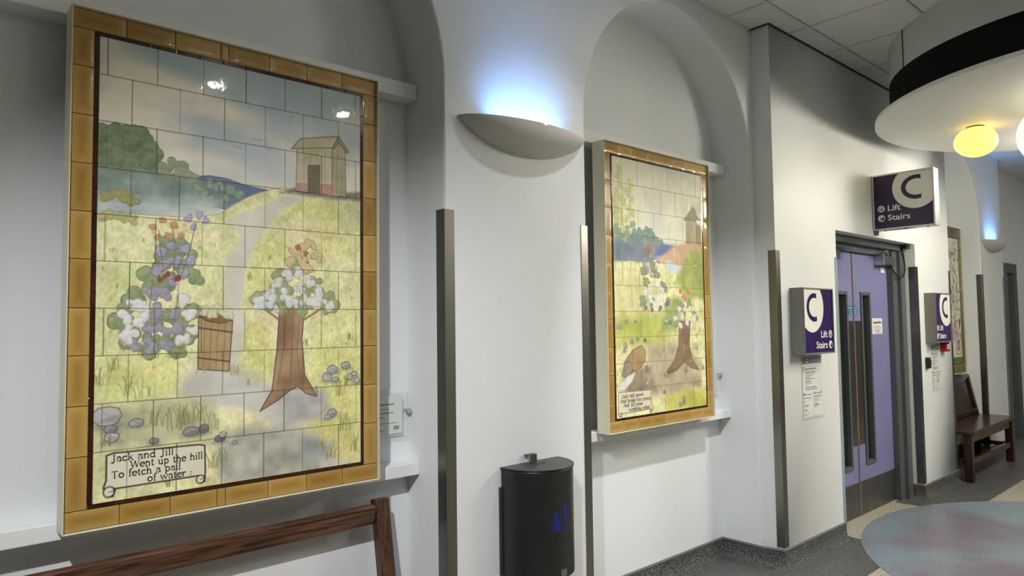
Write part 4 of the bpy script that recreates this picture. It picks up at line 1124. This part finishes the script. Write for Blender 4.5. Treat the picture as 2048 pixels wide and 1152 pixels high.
# ------------------------------------------------------------------ signs
def clip_circle(cx, cy, r, x0, x1, y0, y1, n=96):
    P = [(cx+r*math.cos(2*math.pi*i/n), cy+r*math.sin(2*math.pi*i/n)) for i in range(n)]
    for ax, lim, sg in ((0, x0, 1), (0, x1, -1), (1, y0, 1), (1, y1, -1)):
        out = []
        for p, q in zip(P, P[1:]+P[:1]):
            ip, iq = sg*(p[ax]-lim) >= 0, sg*(q[ax]-lim) >= 0
            if ip: out.append(p)
            if ip != iq:
                u = (lim-p[ax])/(q[ax]-p[ax]); out.append((p[0]+(q[0]-p[0])*u, p[1]+(q[1]-p[1])*u))
        P = out
    return P
def letter_c(cx, cy, hw, hh, thick, n=40):
    # bold round C with upright terminals
    cut = .30; o, i = [], []
    a0 = math.acos(cut); b0 = math.acos(min(1, cut*hw/(hw-thick)))
    for k in range(n+1):
        a = a0+(2*math.pi-2*a0)*k/n; b = b0+(2*math.pi-2*b0)*k/n
        o.append((cx+hw*math.cos(a), cy+hh*math.sin(a))); i.append((cx+(hw-thick)*math.cos(b), cy+(hh-thick*.92)*math.sin(b)))
    return o, i
def sign_face(t, org, right, up, w, h, mirrored, panel_m, base=(.235, .065)):
    R, U = Vector(right), Vector(up); N = R.cross(U); O = Vector(org)
    P = lambda x, y, d=0: O+R*(x*w)+U*(y*h)+N*d
    def flat(name, pts, m, d, parent=t, label=None):
        mb = MB(); mb.slab([P(x, y, d-.0006) for x, y in pts], .0006, N); o = mb.build(name, m, parent)
        if label: o['label'] = label
        return o
    flat('face_panel', [(0, 0), (1, 0), (1, 1), (0, 1)], panel_m, .0008, label='purple sign face')
    ccx = .28 if mirrored else .72
    k = w/h
    pts = [(x/w, y/h) for x, y in clip_circle(ccx*w, .72*h, .40*h, .0005, w-.0005, .0005, h-.0005)]
    disc = flat('white_circle', pts, SIGNW, .0016)
    o, i = letter_c((.355 if mirrored else .735)*w, .715*h, .262*h, .225*h, .080*h)
    mb = MB(); n = len(o); v = [P(x/w, y/h, .0026) for x, y in o]+[P(x/w, y/h, .0026) for x, y in i]
    mb.add(v, [(q, q+1, n+q+1, n+q) for q in range(n-1)]); lc = mb.build('letter_c', panel_m, t, fix=False); lc['label'] = 'dark purple letter C'
    for txt, y in (('Lift', base[0]), ('Stairs', base[1])):
        if mirrored:
            text_obj(txt, .155*h, P(.79, y, .0012), R, U, SIGNW, 'lettering', t, 'RIGHT', bold=.0009, sx=1.16, label=f'white word {txt}')
            ic = (.905, y+.05)
        else:
            text_obj(txt, .155*h, P(.225, y, .0012), R, U, SIGNW, 'lettering', t, 'LEFT', bold=.0009, sx=1.16, label=f'white word {txt}')
            ic = (.12, y+.05)
        r = .063*h
        circ = [(ic[0]+r*math.cos(2*math.pi*q/32)/w, ic[1]+r*math.sin(2*math.pi*q/32)/h) for q in range(32)]
        icon = flat('symbol', circ, SIGNW, .0016, label='lift symbol' if txt == 'Lift' else 'stairs symbol')
        mb = MB()
        def rect(x0, y0, x1, y1): mb.quad(*[P(ic[0]+a*r/w, ic[1]+b*r/h, .0022) for a, b in ((x0, y0), (x1, y0), (x1, y1), (x0, y1))])
        if txt == 'Lift':
            rect(-.6, -.6, -.52, .45); rect(.52, -.6, .6, .45); rect(-.6, -.68, .6, -.6); rect(-.6, .45, .6, .53)
            for u in (-.34, 0, .34): rect(u-.09, -.5, u+.09, .08); rect(u-.07, .13, u+.07, .28)
            rect(-.2, .6, -.12, .8); rect(.12, .6, .2, .8)
        else:
            pts = [(-.65, -.62), (.7, -.62), (.7, .5), (.42, .5), (.42, .2), (.14, .2), (.14, -.08), (-.14, -.08), (-.14, -.36), (-.42, -.36), (-.42, -.5), (-.65, -.5)]
            for s_, (a, b) in enumerate(((-.42, -.36), (-.14, -.08), (.14, .2), (.42, .5))): rect(a, -.62, a+.28, b)
            rect(-.36, -.1, -.2, .38); rect(-.35, .44, -.2, .62)
        mb.build('symbol_mark', panel_m, icon, fix=False)

def wall_sign(x0, x1, z0, z1, label, mirrored):
    yb, yf = BY-.0005, -.225
    t = thing('wall_sign', label, 'sign', ((x0+x1)/2, BY, z0), 'purple lift and stairs signs')
    mb = MB(); e = .010
    mb.box(x0, yf+.004, z0, x1, yb, z1)
    mb.box(x0, yf-.004, z0, x0+e*.5, yf+.004, z1); mb.box(x1-e, yf-.004, z0, x1, yf+.004, z1); mb.box(x0+e*.5, yf-.004, z0, x1-e, yf+.004, z0+e); mb.box(x0+e*.5, yf-.004, z1-e, x1-e, yf+.004, z1)
    mb.build('housing', GREYM, t, bevel=.002)
    sign_face(t, (x0+e*.6, yf+.0035, z0+e), (1, 0, 0), (0, 0, 1), x1-x0-e*1.6, z1-z0-2*e, mirrored, SIGNP)
wall_sign(4.395, 4.825, 1.318, 1.752, 'purple boxed sign with C on the wall left of the lilac doors', True)
wall_sign(6.875, 7.275, 1.328, 1.768, 'purple boxed sign with C on the wall right of the lilac doors', False)
# sign hung at right angles above the doors
t = thing('projecting_sign', 'purple projecting sign with C sticking out from the wall above the lilac doors', 'sign', (5.85, BY, 2.25), 'purple lift and stairs signs')
ya, yb2, za, zb = -.140, -.580, 2.235, 2.670; x0, x1 = 5.80, 5.90
mb = MB(); e = .012
mb.box(x0+.006, yb2, za, x1, ya, zb)
mb.box(x0-.003, yb2, za, x0+.006, yb2+e, zb); mb.box(x0-.003, ya-e, za, x0+.006, ya, zb); mb.box(x0-.003, yb2+e, za, x0+.006, ya-e, za+e); mb.box(x0-.003, yb2+e, zb-e, x0+.006, ya-e, zb)
hs = mb.build('housing', ALU, t, bevel=.002); hs['label'] = 'aluminium sign box'
MB().box(x0+.02, ya-.01, za-.03, x0+.08, BY+.0005, zb-.03).build('bracket', GREYM, t)
for y in (-.22, -.37, -.52): MB().cyl((x0+.02, y, za-.008), (0, 0, 1), .006, .01, 12).build('fixing_screw', GREYD, hs)
sign_face(t, (x0+.0055, ya-e, za+e), (0, -1, 0), (0, 0, 1), abs(yb2-ya)-2*e, zb-za-2*e, False, SIGND, (.325, .145))

# ------------------------------------------------------------------ acrylic notices on the block
def notice(x0, x1, z0, z1, label):
    t = thing('acrylic_notice', label, 'notice', ((x0+x1)/2, BY, z0), 'printed notices under clear acrylic')
    w, h = x1-x0, z1-z0; y = BY
    MB().box(x0+.008, y-.004, z0+.010, x1-.008, y-.0006, z1-.004).build('printed_sheet', PAPER, t)
    pp = y-.0042
    hd = MB().box(x0+.010, pp-.0003, z1-.055, x1-.012, pp+.0001, z1-.008).build('header_band', HEADER, t)
    text_obj('C', .040, (x0+.06, pp-.0008, z1-.046), (1, 0, 0), (0, 0, 1), SIGNW, 'lettering', hd, bold=.0012)
    text_obj('South Wing', .026, (x0+.12, pp-.0008, z1-.036), (1, 0, 0), (0, 0, 1), SIGNW, 'lettering', hd)
    text_obj('C', .036, (x0+.015, pp-.0002, z1-.098), (1, 0, 0), (0, 0, 1), TXT, 'letter_c', t, bold=.0012)
    mb = MB(); q = lambda a, b, zz, th: mb.box(x0+a*w, pp-.0003, z1-zz*h, x0+b*w, pp+.0001, z1-zz*h+th)
    for a, b, zz, th in ((.2, .8, .175, .002), (.14, .7, .225, .009), (.14, .66, .275, .007), (.14, .6, .305, .004), (.18, .5, .33, .004), (.14, .36, .355, .005), (.14, .62, .38, .005),
                         (.14, .42, .42, .007), (.14, .46, .45, .004), (.14, .30, .475, .004), (.14, .66, .52, .007), (.14, .72, .55, .005), (.5, .505, .98, .36*h),
                         (.04, .14, .635, .018), (.18, .44, .63, .006), (.04, .40, .685, .006), (.04, .12, .72, .003), (.04, .16, .74, .003), (.04, .10, .76, .003), (.04, .28, .80, .007), (.04, .26, .825, .003),
                         (.04, .2, .865, .006), (.04, .24, .885, .003), (.04, .14, .91, .003), (.04, .3, .935, .003), (.04, .2, .955, .003),
                         (.53, .58, .63, .016), (.6, .88, .625, .006), (.9, .95, .63, .016), (.54, .92, .675, .006), (.54, .86, .70, .003), (.54, .7, .72, .003), (.54, .82, .74, .003), (.54, .62, .76, .003), (.54, .74, .79, .004), (.54, .78, .82, .008), (.54, .68, .845, .003)):
        q(a, b, zz, th)
    mb.build('printed_lines', TXT, t)
    MB().box(x0, y-.009, z0, x1, y-.0055, z1).build('acrylic_sheet', ACRYL, t, bevel=.001)
    MB().box(x0, y-.012, z0-.001, x1, y-.0006, z0+.006).build('bottom_lip', ACRYL, t)
notice(4.520, 4.815, .892, 1.304, 'clear acrylic notice below the purple sign left of the lilac doors')
notice(6.99, 7.225, .900, 1.312, 'clear acrylic notice below the purple sign right of the lilac doors')
t = thing('acrylic_notice', 'small clear acrylic plaque half hidden by the nearest tile panel', 'notice', (1.57, YB, 1.05), 'printed notices under clear acrylic')
MB().box(1.40, YB-.030, 1.07, 1.695, YB-.027, 1.275).build('acrylic_sheet', ACRYL, t)
MB().box(1.42, YB-.0262, 1.085, 1.675, YB-.0255, 1.245).build('printed_sheet', PAPER, t)
mb = MB()
for a, b, z, th in ((1.42, 1.635, 1.205, .006), (1.50, 1.61, 1.187, .003), (1.42, 1.63, 1.170, .005), (1.56, 1.58, 1.153, .005), (1.42, 1.65, 1.128, .0025), (1.44, 1.58, 1.100, .003)): mb.box(a, YB-.0268, z, b, YB-.026, z+th)
mb.build('printed_lines', TXT, t)
MB().box(1.632, YB-.0268, 1.100, 1.658, YB-.026, 1.116).build('printed_mark', HEADER, t)
for z in (1.175,): MB().cyl((1.703, YB-.0005, z), (0, -1, 0), .007, .034, 20).cyl((1.703, YB-.034, z), (0, -1, 0), .011, .008, 24).build('standoff_screw', ALU, t)
t = thing('acrylic_notice', 'narrow edge of an acrylic plaque right of the second tile panel', 'notice', (4.02, YB, 1.05), 'printed notices under clear acrylic')
MB().box(3.86, YB-.030, 1.06, 4.155, YB-.027, 1.27).build('acrylic_sheet', ACRYL, t)
MB().box(3.88, YB-.0262, 1.075, 4.135, YB-.0255, 1.24).build('printed_sheet', PAPER, t)
MB().cyl((4.168, YB-.0005, 1.19), (0, -1, 0), .007, .034, 20).cyl((4.168, YB-.034, 1.19), (0, -1, 0), .011, .008, 24).build('standoff_screw', ALU, t)

# ------------------------------------------------------------------ red call point, black reader
t = thing('fire_call_point', 'small red fire alarm call point below the right hand purple sign', 'fire alarm', (7.285, BY, 1.24))
MB().box(7.235, BY-.055, 1.238, 7.335, BY-.0005, 1.328).build('housing', RED, t, bevel=.005)
MB().box(7.26, BY-.057, 1.262, 7.31, BY-.0545, 1.306).build('break_glass', PAPER, t)
MB().box(7.268, BY-.0585, 1.28, 7.302, BY-.0568, 1.286).build('press_mark', BLACK, t)
t = thing('access_reader', 'small black access reader on the wall between door guard and notice', 'card reader', (6.88, BY, 1.1))
MB().slab([(6.84, BY-.0005, 1.10), (6.84, BY-.028, 1.104), (6.84, BY-.034, 1.15), (6.84, BY-.028, 1.198), (6.84, BY-.0005, 1.202)], .065, (1, 0, 0)).build('housing', BLACK, t, bevel=.006)
MB().cyl((6.872, BY-.030, 1.185), (0, -1, 0), .003, .004, 12).build('indicator', ALU, t)

# ------------------------------------------------------------------ half-round wall bin
BXC, BHW, BD, BT, BB = 2.182, .174, .205, .925, .462
t = thing('wall_bin', 'black half round wall bin with flat lid on the pier', 'bin', (BXC, 0, BB))
def halfround(hw, d, n=40, flat=.012):
    return [(BXC-hw, -.0005)]+[(BXC-hw*math.cos(math.pi*i/n), -flat-(d-flat)*math.sin(math.pi*i/n)) for i in range(n+1)]+[(BXC+hw, -.0005)]
body = MB().slab([(x, y, BB) for x, y in halfround(BHW, BD)], BT-BB-.008, (0, 0, 1)).build('body', BINB, t, bevel=.006, seg=3)
smooth_angle(body, 50)
lid = MB().slab([(x, y, BT-.007) for x, y in halfround(BHW+.004, BD+.005)], .007, (0, 0, 1)).build('lid', BINL, t, bevel=.002)
mb = MB(); mb.box(BXC-.026, -.035, BT, BXC+.012, -.032, BT+.034); mb.box(BXC-.044, -.035, BT+.034, BXC+.012, -.006, BT+.037); mb.box(BXC-.02, -.066, BT, BXC+.034, -.032, BT+.0025)
mb.build('lid_tab', BINL, lid, bevel=.001)
MB().box(BXC-BHW-.012, -.008, .47, BXC-BHW+.03, -.0005, .84).build('bin_shadow_strip', GREYD, t)  # dark strip standing in for the bin's shadow on the wall
def on_body(u, z, d=.0009):
    # u in degrees round the front (0 = left edge, 180 = right edge)
    a = math.radians(u); return (BXC-(BHW+d)*math.cos(a), -.012-(BD-.012+d)*math.sin(a), z)
def patch(name, m, rows, parent):
    mb = MB()
    for (z0, a0, b0), (z1, a1, b1) in zip(rows, rows[1:]):
        for k in range(4):
            mb.quad(on_body(a0+(b0-a0)*k/4, z0), on_body(a0+(b0-a0)*(k+1)/4, z0), on_body(a1+(b1-a1)*(k+1)/4, z1), on_body(a1+(b1-a1)*k/4, z1))
    return mb.build(name, m, parent)
patch('blue_paint_smear', BLUEP, [(.790, 89, 90), (.778, 88.5, 93), (.755, 88.5, 95), (.73, 89.5, 97), (.705, 91, 97), (.69, 91.5, 96), (.676, 90.5, 94), (.668, 91, 92.5)], body)
patch('blue_paint_smear', BLUEP, [(.748, 74, 76), (.735, 73, 80), (.715, 72, 83), (.70, 73, 82), (.69, 72, 86), (.678, 73, 88), (.668, 75, 85), (.660, 77, 80)], body)
patch('maker_label', mat('silver_label', rgb(110, 108, 104), .5), [(.474, 84, 95), (.502, 84, 95)], body)

# ------------------------------------------------------------------ benches
def bench_slatted():
    t = thing('bench', 'brown slatted back wooden bench below the nearest tile panel', 'bench', (.9, 0, 0))
    x0, x1 = .16, 1.565; lean = lambda z: .205-(.83-z)*.17
    for x in (x0+.03, x1-.032):
        MB().bar((x, lean(.43), .43), (x, lean(.838), .838), .062, .045, (0, 1, 0)).build('back_post', WOODMZ, t, bevel=.004)
        MB().box(x-.03, lean(.43)-.03, 0.002, x+.03, lean(.43)+.03, .43).build('leg', WOODMZ, t, bevel=.004)
        MB().box(x-.03, -.335, 0.002, x+.03, -.275, .41).build('leg', WOODMZ, t, bevel=.004)
    for za, zb in ((.748, .822), (.47, .54)):
        zc = (za+zb)/2
        MB().bar((x0+.062, lean(zc), zc), (x1-.064, lean(zc), zc), zb-za, .032, (0, 1, .2)).build('back_rail', WOODM, t, bevel=.005)
    MB().box(x0, -.35, .412, x1, lean(.43)-.04, .445).build('seat', WOODM, t, bevel=.006)
    MB().box(x0+.06, -.33, .33, x1-.06, -.305, .411).build('apron', WOODM, t, bevel=.003)
bench_slatted()
def bench_panelled():
    t = thing('bench', 'dark panelled back wooden bench in the far niche below the olive tile picture', 'bench', (8.4, 0, 0))
    x0, x1 = 7.625, 9.10
    P0, P1 = (.08, .46), (.165, .905)
    yl = lambda z: P0[0]+(z-P0[1])*(P1[0]-P0[0])/(P1[1]-P0[1])
    for x in (x0+.03, x1-.03):
        MB().bar((x, yl(.44), .44), (x, P1[0], P1[1]), .055, .045, (0, 1, 0)).build('back_post', WOODDZ, t, bevel=.003)
    MB().bar((x0+.057, yl(.88), .88), (x1-.057, yl(.88), .88), .09, .034, (0, 1, .25)).build('back_rail', WOODD, t, bevel=.004)
    MB().bar((x0+.057, yl(.51), .51), (x1-.057, yl(.51), .51), .08, .034, (0, 1, .25)).build('back_rail', WOODD, t, bevel=.004)
    mb = MB(); mb.slab([(x0+.057, yl(.55), .55), (x0+.057, yl(.835), .835), (x0+.057, yl(.835)+.014, .835), (x0+.057, yl(.55)+.014, .55)], x1-x0-.114, (1, 0, 0))
    mb.build('back_panel', WOODDZ, t)
    MB().box(x0-.02, -.275, .445, x1+.03, yl(.46)-.005, .482).build('seat', WOODD, t, bevel=.008)
    for x in (x0+.035, x1-.03):
        MB().box(x-.035, -.25, .0015, x+.035, -.18, .444).build('leg', WOODDZ, t, bevel=.004)
        MB().box(x-.03, .05, .0015, x+.03, .11, .444).build('leg', WOODDZ, t, bevel=.004)
    MB().box(x0+.071, -.235, .365, x1-.066, -.205, .444).build('apron', WOODD, t, bevel=.003)
    MB().box(x0+.071, -.235, .155, x1-.066, -.205, .215).build('stretcher', WOODD, t, bevel=.003)
    for x in (x0+.035, x1-.03):
        MB().box(x-.015, -.179, .165, x+.015, .049, .205).build('side_stretcher', WOODD, t)
bench_panelled()
